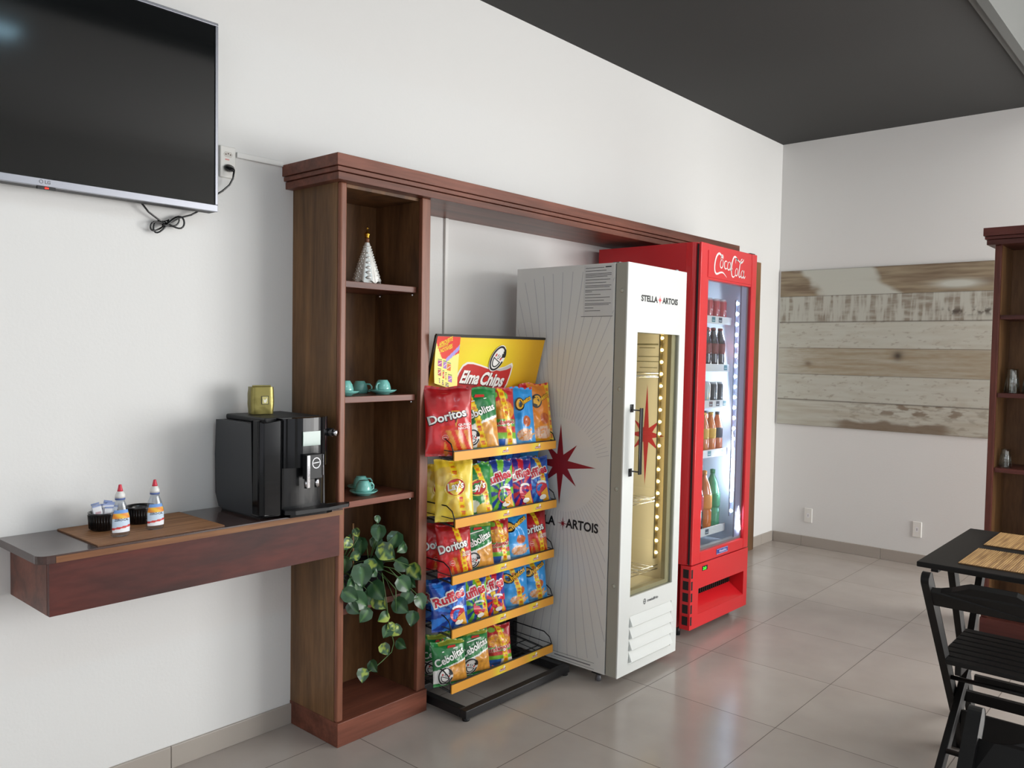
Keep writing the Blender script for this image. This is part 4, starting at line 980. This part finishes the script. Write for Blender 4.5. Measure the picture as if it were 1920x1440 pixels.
# door
b = MB(); x0, x1, zb, zt = .088, .455, .348, 1.545
def frame(b, y0, y1, X0, X1_, Z0, Z1, m):
    b.box(X0, x0, y0, y1, Z0, Z1, m); b.box(x1, X1_, y0, y1, Z0, Z1, m); b.box(x0, x1, y0, y1, Z0, zb, m); b.box(x0, x1, y0, y1, zt, Z1, m)
b.box(0, x0, 0, .006, 0, h, M_wdoor); b.box(x1, w, 0, .006, 0, h, M_wdoor); b.box(x0, x1, 0, .006, .26, zb, M_wdoor); b.box(x0, x1, 0, .006, zt, h, M_wdoor); b.box(x0, x1, 0, .006, 0, .04, M_wdoor)
frame(b, .0062, .062, 0.0008, w-.0008, 0.001, h-.001, M_wedge)
door = b.build('door', WC)
b = MB()   # louvres
b.box(x0-.0, x1, .004, .0061, .04, .26, M_wdoor)
for k in range(4):
    z = .05+k*.054
    b.prism([(-.016, z+.006), (.004, z-.004), (.004, z+.046), (.002, z+.046)], x0+.004, x1-.004, M_wdoor, ax='x')
b.build('louvres', door)
b = MB(); b.box(.012, w-.012, .0625, .0675, .01, h-.01, M_gasket)
b = MB()
for q in ((.004, .012, .063, .067, .004, h-.004), (w-.012, w-.004, .063, .067, .004, h-.004), (.0125, w-.0125, .063, .067, .004, .012), (.0125, w-.0125, .063, .067, h-.012, h-.004)): b.box(*q, M_gasket)
b.build('door_gasket', WC)
b = MB(); b.box(x0, x1, .012, .016, zb, zt, M_glassd); b.build('glass_pane', door)
b = MB(); M_frm = mat('cream_inner_frame', 'a89c7c', .4)
for q in ((x0+.0005, x0+.012, .018, .045, zb+.0005, zt-.0005), (x1-.040, x1-.0005, .018, .040, zb+.0005, zt-.0005), (x0+.0125, x1-.0405, .018, .045, zb+.0005, zb+.02)): b.box(*q, M_frm)
b.build('inner_frame', door)
def decal_text(b, fn, body, x, z, hgt, wd, col, m=M_vcm, **k): b.text(body, x, z, hgt, fn, hx(col), m, w=wd, **k)
fd = plane((0, 0, 0), (1, 0, 0), (0, 0, 1), (0, -1, 0))
b = MB(); decal_text(b, fd, 'STELLA', .110, 1.687, .027, .140, '16171a', bold=.04); decal_text(b, fd, 'ARTOIS', .290, 1.687, .027, .140, '16171a', bold=.04)
star(None, (.270, 1.70), .024, .024, .015, fd, hx('e8424e'), b, M_vcm); b.build('front_logo', door)
b = MB(); decal_text(b, fd, 'metalfrio', .235, .299, .013, .095, '3c3e44', bold=.03, rot=0)
b.stroke(ell(.212, .305, .010, .012, n=14)+[(.222, .305)], .003, fd, hx('3c3e44'), M_vcm, caps=False); b.stroke([(.204, .305), (.22, .305)], .003, fd, hx('3c3e44'), M_vcm); b.stroke([(.212, .294), (.212, .316)], .003, fd, hx('3c3e44'), M_vcm); b.build('maker_logo', door)
b = MB()
for z in (1.205, .918): b.box(.045, .068, -.005, -.0002, z-.018, z+.018, M_black); b.box(.05, .064, -.048, -.0052, z-.010 if z > 1 else z+.004, z-.004 if z > 1 else z+.010, M_black)
b.box(.046, .068, -.056, -.0482, .914, 1.209, M_black); b.build('handle', door, bevel=.002)
for z in (.41, .845, 1.29, 1.725):
    b = MB(); o_ = 0; b.lathe([(.010, 0), (.007, .003), (0, .004)], mat('door_edge_cap', 'b5b4a6', .5), 14)
    for i in range(o_, len(b.v)): X, Y, Z = b.v[i]; b.v[i] = (-Z+.0006, .031+X, z+Y)
    b.build('screw_cap', door)
# side artwork
sd = plane((0, .0, 0), (0, 1, 0), (0, 0, 1), (-1, 0, 0))
sfl = lambda x, y, l=1: Vector((-.0004*l, x, y))
b = MB(); C0 = (.350, .925)
for k in range(96):
    a = 2*math.pi*k/96+.03; c_, s_ = math.cos(a), math.sin(a)
    rs = []
    for r in np.linspace(.22, 1.1, 14):
        y, z = C0[0]+r*c_+.02*math.sin(r*5)*s_, C0[1]+r*s_
        if .07 < y < d-.004 and .01 < z < h-.01: rs.append((y, z))
    if len(rs) > 1: b.stroke(rs, [.002+.0018*i/13 for i in range(len(rs))], sfl, hx('c6c6c8'), M_vcg, 1, False)
def starm(b, c, R1, R2, Rd, fn, col): star(None, c, R1, R2, Rd, fn, col, b, M_vcg, 2)
starm(b, C0, .19, .205, .135, sfl, hx('98242c')); b.build('side_star_print', WC)
def sft(x, y, l=1): return Vector((-.0004*l, .575-x, y))     # left side reads from back to front when seen from outside
b = MB(); b.text('STELLA', .02, .633, .042, sft, hx('1b1c20'), M_vcm, w=.185, bold=.03, layer=3); b.text('ARTOIS', .268, .633, .042, sft, hx('1b1c20'), M_vcm, w=.185, bold=.03, layer=3)
star(None, (.3245, .648), .034, .034, .018, sfl, hx('98242c'), b, M_vcm, 3); b.build('side_logo', WC)
b = MB(); y0_, y1_ = .078, .238    # notice sheet printed near the front top
fdoc = lambda x, y, l=1: Vector((-.0004*l, y1_-x, y))
b.poly([(0, 1.612), (.16, 1.612), (.16, 1.845), (0, 1.845)], fdoc, hx('dadad8'), M_vcm, 3)
yy = 1.832; random.seed(5)
for grp in (1, 1, 3, 1, 1, 2, 2, 1, 1, 1, 2, 1, 1, 1, 2, 3, 2, 2):
    for q in range(grp):
        if yy < 1.63: break
        L_ = .143*(1 if q < grp-1 else random.uniform(.25, 1)); b.stroke([(.008, yy), (.008+L_, yy)], .0022, fdoc, hx('3a3b3e'), M_vcm, 4, False); yy -= .0068
    yy -= .0065
b.stroke([(.118, 1.834), (.150, 1.834)], .005, fdoc, hx('2a2b2e'), M_vcm, 5, False); b.stroke([(-.012, 1.613), (.163, 1.613)], .002, fdoc, hx('3a3b3e'), M_vcm, 5, False)
b.build('side_notice', WC)
b = MB()
for z, wd, a0, a1 in ((.038, .0015, .17, .52), (.024, .004, .19, .50), (.010, .0015, .17, .52)): b.stroke([(d-a0-.1+.0, z), (d-a1, z)], wd, sfl, hx('5a5b60'), M_vcm, 3, False)
b.build('side_footer_print', WC)
for x, y in ((.03, .12), (w-.03, .12), (.03, d-.05), (w-.03, d-.05)):
    b = MB(); b.box(x-.02, x+.02, y-.025, y+.025, -.012, -.0005, M_blackmatte); b.lathe([(.012, -.047), (.014, -.044), (.010, -.012)], mat('grey_foot', '6c6c70', .4, .5), 12, (x, y, 0)); b.build('foot', WC)
b = MB(); b.box(.43, .45, .012, .02, h+.0005, h+.007, M_steel); b.box(.01, .05, .055, .09, h+.0005, h+.004, mat('hinge_grey', '777a7c', .4, .5)); b.build('hinge', WC)
# LED strip with 19 warm LEDs
M_ledw = mat('warm_led', 'fff0c0', emit='ffd888', es=15)
M_ledc = mat('cold_led', 'f0f8ff', emit='cfe6ff', es=30)
def leds(root, x, y, z0_, z1_, n, m, r, backcol):
    b = MB(); b.box(x-.010, x+.012, y+.003, y+.010, z0_-.03, z1_+.02, mat('led_channel_'+backcol, backcol, .4)); st = b.build('led_strip', root)
    first = None
    for i in range(n):
        if first is None:
            bb = MB(); bb.lathe([(0, -r), (r*.7, -r*.7), (r, 0), (r*.7, r*.7), (0, r)], m, 12); first = bb.build('led', st); o = first
        else: o = first.copy(); COL.objects.link(o)
        o.parent = st; o.location = (x, y-.001, z0_+(z1_-z0_)*i/(n-1))
leds(WC, .428, .078, .485, 1.530, 19, M_ledw, .0078, '8f8468')
area('cooler_strip_light', (.424, .092, 1.0), (.30, .50, 1.0), .012, 1.2, 1.1, (1, .88, .66), WC)

# ------------------------------------------------------------------ red drinks cooler
M_red = mat('red_enamel', 'dd222a', .28, coat=.35)
M_red2 = mat('red_side_enamel', 'd2262e', .4, coat=.0)
M_linw = mat('white_liner', 'd3dbe6', .4)
RC = empty('drinks_cooler', (1.951, -.693, .048), 'red upright drinks cooler with white script logo and lit shelves of drinks', 'drinks cooler', 'glass door coolers')
RC.rotation_euler.y = .0115
w, h, d = .662, 2.03, .64
def rounded(x0, x1, y0, y1, r, corners='f'):
    p = []
    for cx, cy, a in ((x0+r, y0+r, math.pi), (x1-r, y0+r, 1.5*math.pi)): p += [(cx+r*math.cos(a+k*math.pi/12), cy+r*math.sin(a+k*math.pi/12)) for k in range(7)]
    return p+[(x1, y1), (x0, y1)]
# body shell: side walls with rounded front columns
yb_ = .085
def colpoly(xa, xb, flip):
    r = .03; p = [(xa, .062)] if False else []
    if not flip: p = [(xa+r*math.cos(math.pi+k*math.pi/12)+r, .026+r+r*math.sin(math.pi+k*math.pi/12)) for k in range(7)]+[(xb, .026), (xb, yb_), (xa, yb_)]
    else: p = [(xa, .026)]+[(xb-r+r*math.cos(1.5*math.pi+k*math.pi/12), .026+r+r*math.sin(1.5*math.pi+k*math.pi/12)) for k in range(7)]+[(xb, yb_), (xa, yb_)]
    return p
for fl, (xa, xb) in ((False, (0, .045)), (True, (w-.045, w))):
    b = MB(); b.prism(colpoly(xa, xb, fl), .345, h, M_red); b.build('front_column', RC)
b = MB(); b.box(0, .045, .0855, d, 0, h, M_red2); b.box(w-.045, w, .0855, d, 0, h, M_red2)
b.box(.0455, w-.0455, d-.03, d, 0, h, M_red2); b.box(.0455, w-.0455, .0265, d-.0305, h-.05, h, M_red2); b.box(.0455, w-.0455, .16, d-.0305, 0, .36, M_red2)
body = b.build('cabinet_body', RC)
b = MB()
for q in ((.0455, .052, .07, d-.0305, .3605, h-.0505), (w-.052, w-.0455, .07, d-.0305, .3605, h-.0505), (.0525, w-.0525, d-.036, d-.0305, .3605, h-.0505), (.0525, w-.0525, .07, d-.0365, .3605, .375), (.0525, w-.0525, .07, d-.0365, h-.0655, h-.0505)): b.box(*q, M_linw)
b.build('inner_liner', RC)
x0, x1, zb, zt = .093, .597, .405, 1.842
b = MB(); Z0, Z1 = .346, h
def dbox(q, m): b.box(*q, m)
for q in ((.006, x0, 0, .014, Z0, Z1), (x1, w-.002, 0, .014, Z0, Z1), (x0, x1, 0, .014, Z0, zb), (x0, x1, 0.003, .014, zt, Z1)): b.box(*q, M_red)
for q in ((.050, x0, .0142, .045, Z0+.04, Z1-.06), (x1, w-.05, .0142, .045, Z0+.04, Z1-.06), (x0, x1, .0142, .045, Z0+.04, zb), (x0, x1, .0142, .045, zt, Z1-.06)): b.box(*q, M_red)
rdoor = b.build('door', RC, bevel=.004, seg=3)
b = MB(); b.box(.08, .585, -.0025, .0028, 1.855, 1.995, M_red); b.build('header_panel', rdoor)
b = MB()
for q in ((.010, .03, .0145, .0255, Z0+.001, Z1-.01), (w-.03, w-.010, .0145, .0255, Z0+.001, Z1-.01)): b.box(*q, M_gasket)
b.build('door_gasket', RC)
b = MB(); b.box(x0, x1, .012, .016, zb, zt, glassmat('door_glass_b', (.92, .95, .98), .04)); b.build('glass_pane', rdoor)
b = MB(); M_al = mat('aluminium_trim', 'a8a4a0', .35, .6)
for q in ((x0+.0005, x0+.010, .018, .045, zb+.0005, zt-.0005), (x1-.014, x1-.0005, .018, .040, zb+.0005, zt-.0005), (x0+.0105, x1-.0145, .018, .045, zb+.0005, zb+.014)): b.box(*q, M_al)
b.box(x1-.075, x1-.0145, .0205, .0295, zb+.0005, zt-.0005, mat('mauve_mullion', '8f8aa0', .4)); b.build('inner_frame', rdoor)
# script logo
fr_ = plane((0, -.0028, 0), (1, 0, 0), (0, 0, 1), (0, -1, 0), .0006)
b = MB()
def bz(pts, n=10):
    out = []
    for i in range(0, len(pts)-3, 3):
        p = [Vector(q) for q in pts[i:i+4]]
        for k in range(n+(1 if i+4 >= len(pts) else 0)):
            t = k/n; out.append(tuple(p[0]*(1-t)**3+p[1]*3*t*(1-t)**2+p[2]*3*t*t*(1-t)+p[3]*t**3))
    return out
def script(pts, w0, w1, ox=0, oz=0, s=1):
    q = bz(pts); n = len(q); ww = [w0+(w1-w0)*math.sin(math.pi*i/(n-1))**.8 for i in range(n)]
    b.stroke([(ox+x*s, oz+y*s) for x, y in q], [k*s for k in ww], fr_, hx('f4eeec'), M_vcg, 2)
OX, OZ, SC = .145, 1.880, .033
def sc(p, a=.06, c=.26): script(p, a, c, OX, OZ, SC)
# first C with the long tail under the word
sc([(2.1, 2.3), (1.9, 2.9), (2.6, 3.5), (2.75, 2.9), (2.9, 2.2), (2.0, 3.4), (1.4, 3.3), (.2, 3.1), (-.3, .9), (.2, .25), (.7, -.4), (1.5, .3), (2.4, .35), (3.2, .4), (3.4, .1), (4.2, -.3)], .08, .36)
def small_o(x, y, s=1.0):
    sc([(x+.55*s, y+1.15*s), (x-.15*s, y+1.1*s), (x-.25*s, y+.0*s), (x+.3*s, y), (x+.85*s, y), (x+1.0*s, y+1.1*s), (x+.45*s, y+1.15*s)], .10, .22)
def small_c(x, y, s=1.0): sc([(x+.85*s, y+.95*s), (x+.6*s, y+1.25*s), (x-.1*s, y+1.1*s), (x+.05*s, y+.4*s), (x+.15*s, y-.1*s), (x+.7*s, y-.05*s), (x+1.0*s, y+.35*s)], .08, .24)
def small_a(x, y, s=1.0): small_o(x, y, s); sc([(x+.95*s, y+1.15*s), (x+.85*s, y+.7*s), (x+.7*s, y+.1*s), (x+1.0*s, y), (x+1.15*s, y), (x+1.3*s, y+.2*s), (x+1.4*s, y+.35*s)], .10, .24)
small_o(1.9, 1.05, 1.2); small_c(3.25, 1.0, 1.2); small_a(4.45, .95, 1.2)
# second C and "ola"
sc([(7.3, 2.3), (7.0, 2.9), (7.6, 3.4), (7.9, 2.9), (8.2, 2.4), (7.4, 3.6), (6.7, 3.3), (5.9, 2.9), (5.5, .6), (6.1, .1), (6.5, -.2), (7.0, .0), (7.3, .5)], .08, .34)
small_o(7.25, .25, 1.1)
sc([(9.7, 3.2), (9.3, 3.4), (8.9, 2.6), (8.75, 1.9), (8.55, 1.0), (8.4, .3), (8.75, .15), (9.0, .1), (9.2, .3), (9.3, .5)], .10, .28)
sc([(7.3, 3.2), (8.2, 3.0), (8.8, 2.4), (9.4, 2.6), (9.8, 2.75), (10.1, 3.0), (10.2, 3.3)], .06, .30)
small_a(9.4, .10, 1.1)
b.build('script_logo', rdoor)
# maker badge
b = MB(); b.box(.273, .405, -.0025, -.0003, .362, .392, mat('blue_badge', '2d3f96', .3)); bd = b.build('maker_badge', rdoor, bevel=.001)
fb = plane((0, -.0026, 0), (1, 0, 0), (0, 0, 1), (0, -1, 0)); b = MB(); b.stroke([(.276, .365), (.402, .365), (.402, .389), (.276, .389), (.276, .3645)], .002, fb, hx('d8d4ee'), M_vcm, caps=False); b.text('Metalfrio', .345, .371, .013, fb, hx('d6dcf4'), M_vcm, w=.085, bold=.03, shear=.15, center=True); b.build('badge_print', bd)
# lower panel with slanted recess and grille
b = MB(); RX0, RX1, RZ0, RZ1 = .085, .615, .075, .212
b.box(.0, RX0, 0, .0595, 0.006, .342, M_red); b.box(RX1, w, 0, .0595, 0.006, .342, M_red); b.box(RX0, RX1, 0, .0595, RZ1, .342, M_red); b.box(RX0, RX1, 0, .0595, 0.006, RZ0, M_red)
b.prism([(0.0005, RZ0+.0005), (.085, RZ0+.062), (.085, RZ0+.05), (.0595, RZ0+.0005)], RX0+.0005, RX1-.0005, M_red, ax='x')
b.box(RX0-.02, RX0-.0005, .06, .159, RZ0, RZ1+.02, M_red); b.box(RX1+.0005, RX1+.02, .06, .159, RZ0, RZ1+.02, M_red); b.box(RX0, RX1, .06, .159, RZ1+.0, RZ1+.015, M_red)
lp = b.build('lower_panel', RC)
b = MB(); b.box(RX0, RX1, .086, .092, RZ0+.03, RZ1, M_blackmatte)
for i in range(22): x = RX0+.012+i*.023; b.box(x, x+.006, .080, .0859, RZ0+.062, RZ1-.002, mat('grille_bronze', '3a2c28', .4, .4))
b.build('grille', RC)
b = MB()
for k in range(5): b.box(.006, .022, -.0006, .0, .03+k*.062, .076+k*.062, M_blackmatte)
for k in range(5): b.box(-.0006, 0, .012, .045, .03+k*.062, .076+k*.062, M_blackmatte)
b.build('vent_slots', lp)
b = MB(); b.box(.120, .178, -.0015, -.0003, .300, .325, M_blackmatte); b.text('3.0', .126, .305, .015, fb, hx('5cff4a'), mat('green_digits', '40ff30', emit='4cff38', es=1.2), w=.034, bold=.03, layer=1); b.build('temperature_display', lp)
for x, y in ((.05, .1), (w-.05, .1), (.05, d-.05), (w-.05, d-.05)):
    b = MB(); b.lathe([(.018, -.047), (.018, -.005), (.012, -.0005)], M_blackmatte, 14, (x, y, 0)); b.build('foot', RC)
b = MB(); b.box(w-.07, w-.01, .01, .05, h+.0005, h+.006, M_blackmatte); b.build('hinge', RC)
leds(RC, .552, .060, .560, 1.748, 21, M_ledc, .0098, '8f96a4')
area('cooler_strip_light', (.548, .078, 1.15), (.36, .50, 1.1), .012, 1.4, 9.0, (.82, .92, 1), RC)
CS = {1: 1.652, 2: 1.387, 3: 1.185, 4: .910, 5: .474}   # local shelf tops
for k, z in CS.items():
    b = MB(); b.box(.053, .54, .095, d-.05, z-.012, z-.006, mat('shelf_wire_white', 'dfe3e8', .4)); s_ = b.build('shelf', RC)
    b = MB(); b.box(.055, .535, .085, .0945, z-.028, z+.014, mat('price_rail', 'dcdcd6', .4))
    fp = plane((0, .0848, 0), (1, 0, 0), (0, 0, 1), (0, -1, 0)); random.seed(k)
    for x in (.30, .38, .46):
        if random.random() < .7: b.poly([(x, z-.020), (x+.04, z-.020), (x+.04, z+.008), (x, z+.008)], fp, random.choice([hx('3f7f86'), hx('6a4a48'), hx('4a5560'), hx('2d2f38')]), M_vcm, 1); b.stroke([(x+.006, z-.01), (x+.032, z-.01)], .005, fp, hx('b8c8cc'), M_vcm, 2)
    b.build('price_rail', s_)
Mrc = Matrix.Translation(RC.location) @ Matrix.Rotation(.0115, 4, 'Y')
_DM = {}
def drink(kind, col, lab, x, y, z, label):
    key = (kind, col)
    if key not in _DM:
        b = MB(); c = hx(col); m = M_vc
        if kind == 'can':
            def cf(v): return c
            b.lathe([(0, 0), (.024, 0), (.030, .008), (.031, .012), (.031, .105), (.025, .118), (.025, .121), (.022, .119), (0, .118)], m, 20, col=c)
            for i, v in enumerate(b.v):
                if v[2] > .110: b.c[i] = hx('c9ccd0')
            f = lambda x_, y_, l=1: (.0313*math.sin(x_/.031), -.0313*math.cos(x_/.031), y_)
            b.stroke([(-.014, .03), (-.004, .06), (.006, .05), (.012, .09)], .009, f, hx(lab), m, 1)
            o = b.build('drink_can')
        else:
            H_ = {'bottle': .225, 'tall': .33}[kind]; R_b = {'bottle': .031, 'tall': .046}[kind]
            g = mat('liquid_'+col, col, .08, coat=.8, spec=.6)
            b.lathe([(0, 0), (R_b*.85, 0), (R_b, .01), (R_b, H_*.3), (R_b*.93, H_*.36), (R_b, H_*.46), (R_b*.98, H_*.6), (R_b*.7, H_*.76), (.013, H_*.9), (.0125, H_*.93), (0, H_*.93)], g, 20)
            o = b.build('drink_bottle')
            b = MB(); b.lathe([(R_b*.96, H_*.34), (R_b*1.015, H_*.38), (R_b*1.015, H_*.56), (R_b*.99, H_*.6)], M_vcm, 20, col=hx(lab)); b.build('label_band', o)
            b = MB(); b.lathe([(.0145, H_*.925), (.0145, H_*.99), (0, H_)], mat('cap_'+lab, lab, .4), 14); b.build('cap', o)
        _DM[key] = o; c = o
    else:
        o = _DM[key]; c = o.copy(); COL.objects.link(c)
        for chh in o.children: q = chh.copy(); COL.objects.link(q); q.parent = c
    c.matrix_world = Mrc @ Matrix.Translation((x, y, z))
    tag(c, label, 'drink can' if kind == 'can' else 'drink bottle', 'drinks in the red cooler')
pos = ['far left', 'left', 'middle left', 'middle', 'middle right', 'right']
rows = {1: [('can', 'b5222c', 'e8d8d4', 'red')]*6, 2: [('bottle', '1c1214', 'c8202a', 'dark cola')]*3+[('bottle', '241416', '7a3028', 'dark cola')]*3, 3: [('can', 'b8c4bc', 'e6b62a', 'silver and yellow')]*4+[('can', '23262c', '9aa0a8', 'black')]*2,
        4: [('bottle', 'a82a28', 'c83a30', 'red'), ('bottle', 'a82a28', 'c83a30', 'red'), ('bottle', 'c02a30', '30343c', 'red'), ('bottle', 'd87a28', 'e0b040', 'orange'), ('bottle', 'd87a28', 'c05040', 'orange'), ('bottle', 'c86a30', '3a3f48', 'orange')],
        5: [('tall', '1a1416', 'b82a38', 'dark cola'), ('tall', '1a1416', 'b82a38', 'dark cola'), ('tall', '1a1416', 'b82a38', 'dark cola'), ('tall', 'd8701c', 'e0902a', 'orange'), ('tall', '3f9a6c', '2a8a5a', 'green')]}
sn = {1: 'top', 2: 'second', 3: 'third', 4: 'fourth', 5: 'bottom'}
for k, r in rows.items():
    n = len(r)
    for j in range(2):
        for i, (kd, c, l, nm) in enumerate(r):
            x = .095+i*(.405/(n-1)) if k != 5 else .10+i*.098
            yy = .135+.0+j*.075 if k != 5 else .15+j*.1
            drink(kd, c, l, x, yy, CS[k]-.0055, '%s drink %s, %s %s on the %s cooler shelf' % (nm, 'can' if kd == 'can' else 'bottle', pos[i], 'in front' if j == 0 else 'behind', sn[k]))
# ------------------------------------------------------------------ tumblers on the right cabinet
gt = glassmat('tumbler_glass', (.86, .88, .86), .14, .03)
def tumbler(x, y, z, r, hh, label, up=False, name='glass_tumbler'):
    b = MB()
    pr = [(r, 0), (r*.74, hh), (r*.70, hh), (r*.70, hh-.012), (r*.93, .002)] if not up else [(r*.74, 0), (r, hh), (r*.94, hh), (r*.7, .012), (0, .012)]
    if up: b.lathe([(0, 0)]+pr, gt, 24)
    else: b.lathe(pr+[(r*.93, 0)], gt, 24); b.add([(r*.7*math.cos(a), r*.7*math.sin(a), hh-.004) for a in [k*math.pi/12 for k in range(24)]], [tuple(range(24))], gt)
    for k in range(12):
        a = 2*math.pi*k/12; r0, r1 = (r, r*.74) if not up else (r*.74, r); b.tube([(r0*1.005*math.cos(a), r0*1.005*math.sin(a), .006), (r1*1.01*math.cos(a), r1*1.01*math.sin(a), hh*.7)], .0016, gt, 4)
    return tag(b.build(name, loc=(x, y, z)), label, 'glass', None if up else 'upturned tumblers in the right cabinet')
for i in range(4):
    tumbler(3.285, -1.872-.084*i, SH2[1], .038, .132, ['clear tall tumbler upside down, leftmost on middle shelf of right cabinet', 'clear tall tumbler upside down, second on middle shelf of right cabinet', 'clear tall tumbler upside down, third on middle cabinet shelf', 'clear tall tumbler upside down, fourth on middle cabinet shelf'][i])
tumbler(3.285, -1.855, SH2[2], .030, .10, 'clear short tumbler upside down on the lower shelf of right cabinet')

# ------------------------------------------------------------------ dining table and chairs
T = empty('dining_table', (1.8, -2.28, 0), 'small square black wooden folding dining table with bamboo placemats', 'table')
def tb(b, name, **k):
    o = b.build(name, **k); o.parent = T; o.matrix_parent_inverse = Matrix.Translation(-T.location); return o
TY0, TY1 = -1.925, -2.63
b = MB(); b.box(1.40, 2.21, TY1, TY0, .728, .748, M_chair); tb(b, 'tabletop', bevel=.004)
for y_ in (TY0-.0325, TY1+.0325):
    b = MB(); b.box(1.52, 2.09, y_-.0125, y_+.0125, .69, .7275, M_chair); tb(b, 'apron')
for yy in (TY0-.07, TY1+.07):
    b = MB(); b.obox((1.62, yy, .70), (2.02, yy, 0.004), .024, .05, M_chair); tb(b, 'leg')
    s_ = -.03 if yy < -2.2 else -.028
    b = MB(); b.obox((2.02, yy+(.028 if yy < -2.2 else -.028), .70), (1.62, yy+(.028 if yy < -2.2 else -.028), 0.004), .024, .05, M_chair); tb(b, 'leg')
for x in (1.72, 1.92):
    b = MB(); b.box(x-.012, x+.012, TY1+.10, TY0-.10, .16, .20, M_chair); tb(b, 'stretcher')
def tmat(x, y, label):
    b = bamboo('placemat', .315, .45, 'b8925e', '7d5a34', 60); o = b.build('placemat', loc=(x, y, .7485)); tag(o, label, 'placemat', 'placemats on the dining table')
tmat(1.472, -2.047, 'light bamboo placemat on the black table, nearer the camera')
tmat(1.872, -2.047, 'light bamboo placemat on the black table, far side')
tumbler(1.828, -2.232, .7485, .036, .10, 'pale green glass tumbler standing on the dining table between placemats', True)

def chair(x, y, rz, label):
    c = empty('folding_chair', (x, y, 0), label, 'chair', 'black folding chairs', rotz=rz)
    for s_ in (-1, 1):
        yy = .19*s_; b = MB(); dx, dz = .58/.963, -.769/.963; nx, nz = .769/.963, .58/.963; r_ = .023
        top_ = [(-.295+r_*(nx*math.cos(a)-dx*math.sin(a)), .775+r_*(nz*math.cos(a)-dz*math.sin(a))) for a in [k*math.pi/10 for k in range(11)]]
        b.prism(top_+[(.285-nx*r_, .018), (.285-nx*r_+.012, .0), (.285+nx*r_, .0), (.285+nx*r_, .035)], yy-.012, yy+.012, M_chair, ax='y')
        b.build('leg', c, bevel=.003)
        yy = .164*s_; b = MB(); b.obox((.30, yy, .432), (-.27, yy, .006), .024, .042, M_chair); b.build('leg', c, bevel=.003)
        yy = .138*s_; b = MB(); b.box(-.07, .33, yy-.010, yy+.010, .40, .436, M_chair); b.build('seat_rail', c, bevel=.003)
    b = MB()
    for k in range(8):
        x0 = -.085+k*.054; b.box(x0, x0+.046, -.176 if k < 1 else -.205, .176 if k < 1 else .205, .4365, .4525, M_chair)
    b.build('seat', c, bevel=.003)
    # curved, scooped top rail lying in the plane of the long legs
    b = MB(); D_ = Vector((.58, 0, -.769)).normalized(); O_r = Vector((-.284, 0, .762)); nn = Vector((D_.z, 0, -D_.x))
    prof = [(-.178, .022), (-.15, .024), (-.12, .018), (-.085, .002), (-.065, -.006), (.065, -.006), (.085, .002), (.12, .018), (.15, .024), (.178, .022), (.178, .088), (-.178, .088)]
    n = len(prof); vs = []
    for q in (-.010, .010): vs += [O_r+D_*v+Vector((0, u, 0))+nn*(q+.02*(u/.178)**2-.01) for u, v in prof]
    tr = geometry.tessellate_polygon([[Vector((p, q, 0)) for p, q in prof]])
    b.add(vs, [tuple(t) for t in tr]+[tuple(n+i for i in t[::-1]) for t in tr]+[(i, (i+1) % n, n+(i+1) % n, n+i) for i in range(n)], M_chair); b.build('back_rail', c, bevel=.003)
    b = MB(); b.tube([(.02, -.178, .36), (.02, .178, .36)], .008, M_chair, 10); b.build('rod', c)
    b = MB(); b.tube([(-.12, -.152, .15), (-.12, .152, .15)], .009, M_chair, 10); b.build('rod', c)
    b = MB(); b.box(.175, .193, -.178, .178, .09, .19, M_chair); b.build('stretcher', c, bevel=.003)
    return c
chair(1.350, -2.24, 0, 'black wooden folding chair pushed toward the table, slatted seat visible')
chair(-.30, -2.61, math.pi, 'black wooden folding chair in the bottom right corner, only back top visible')
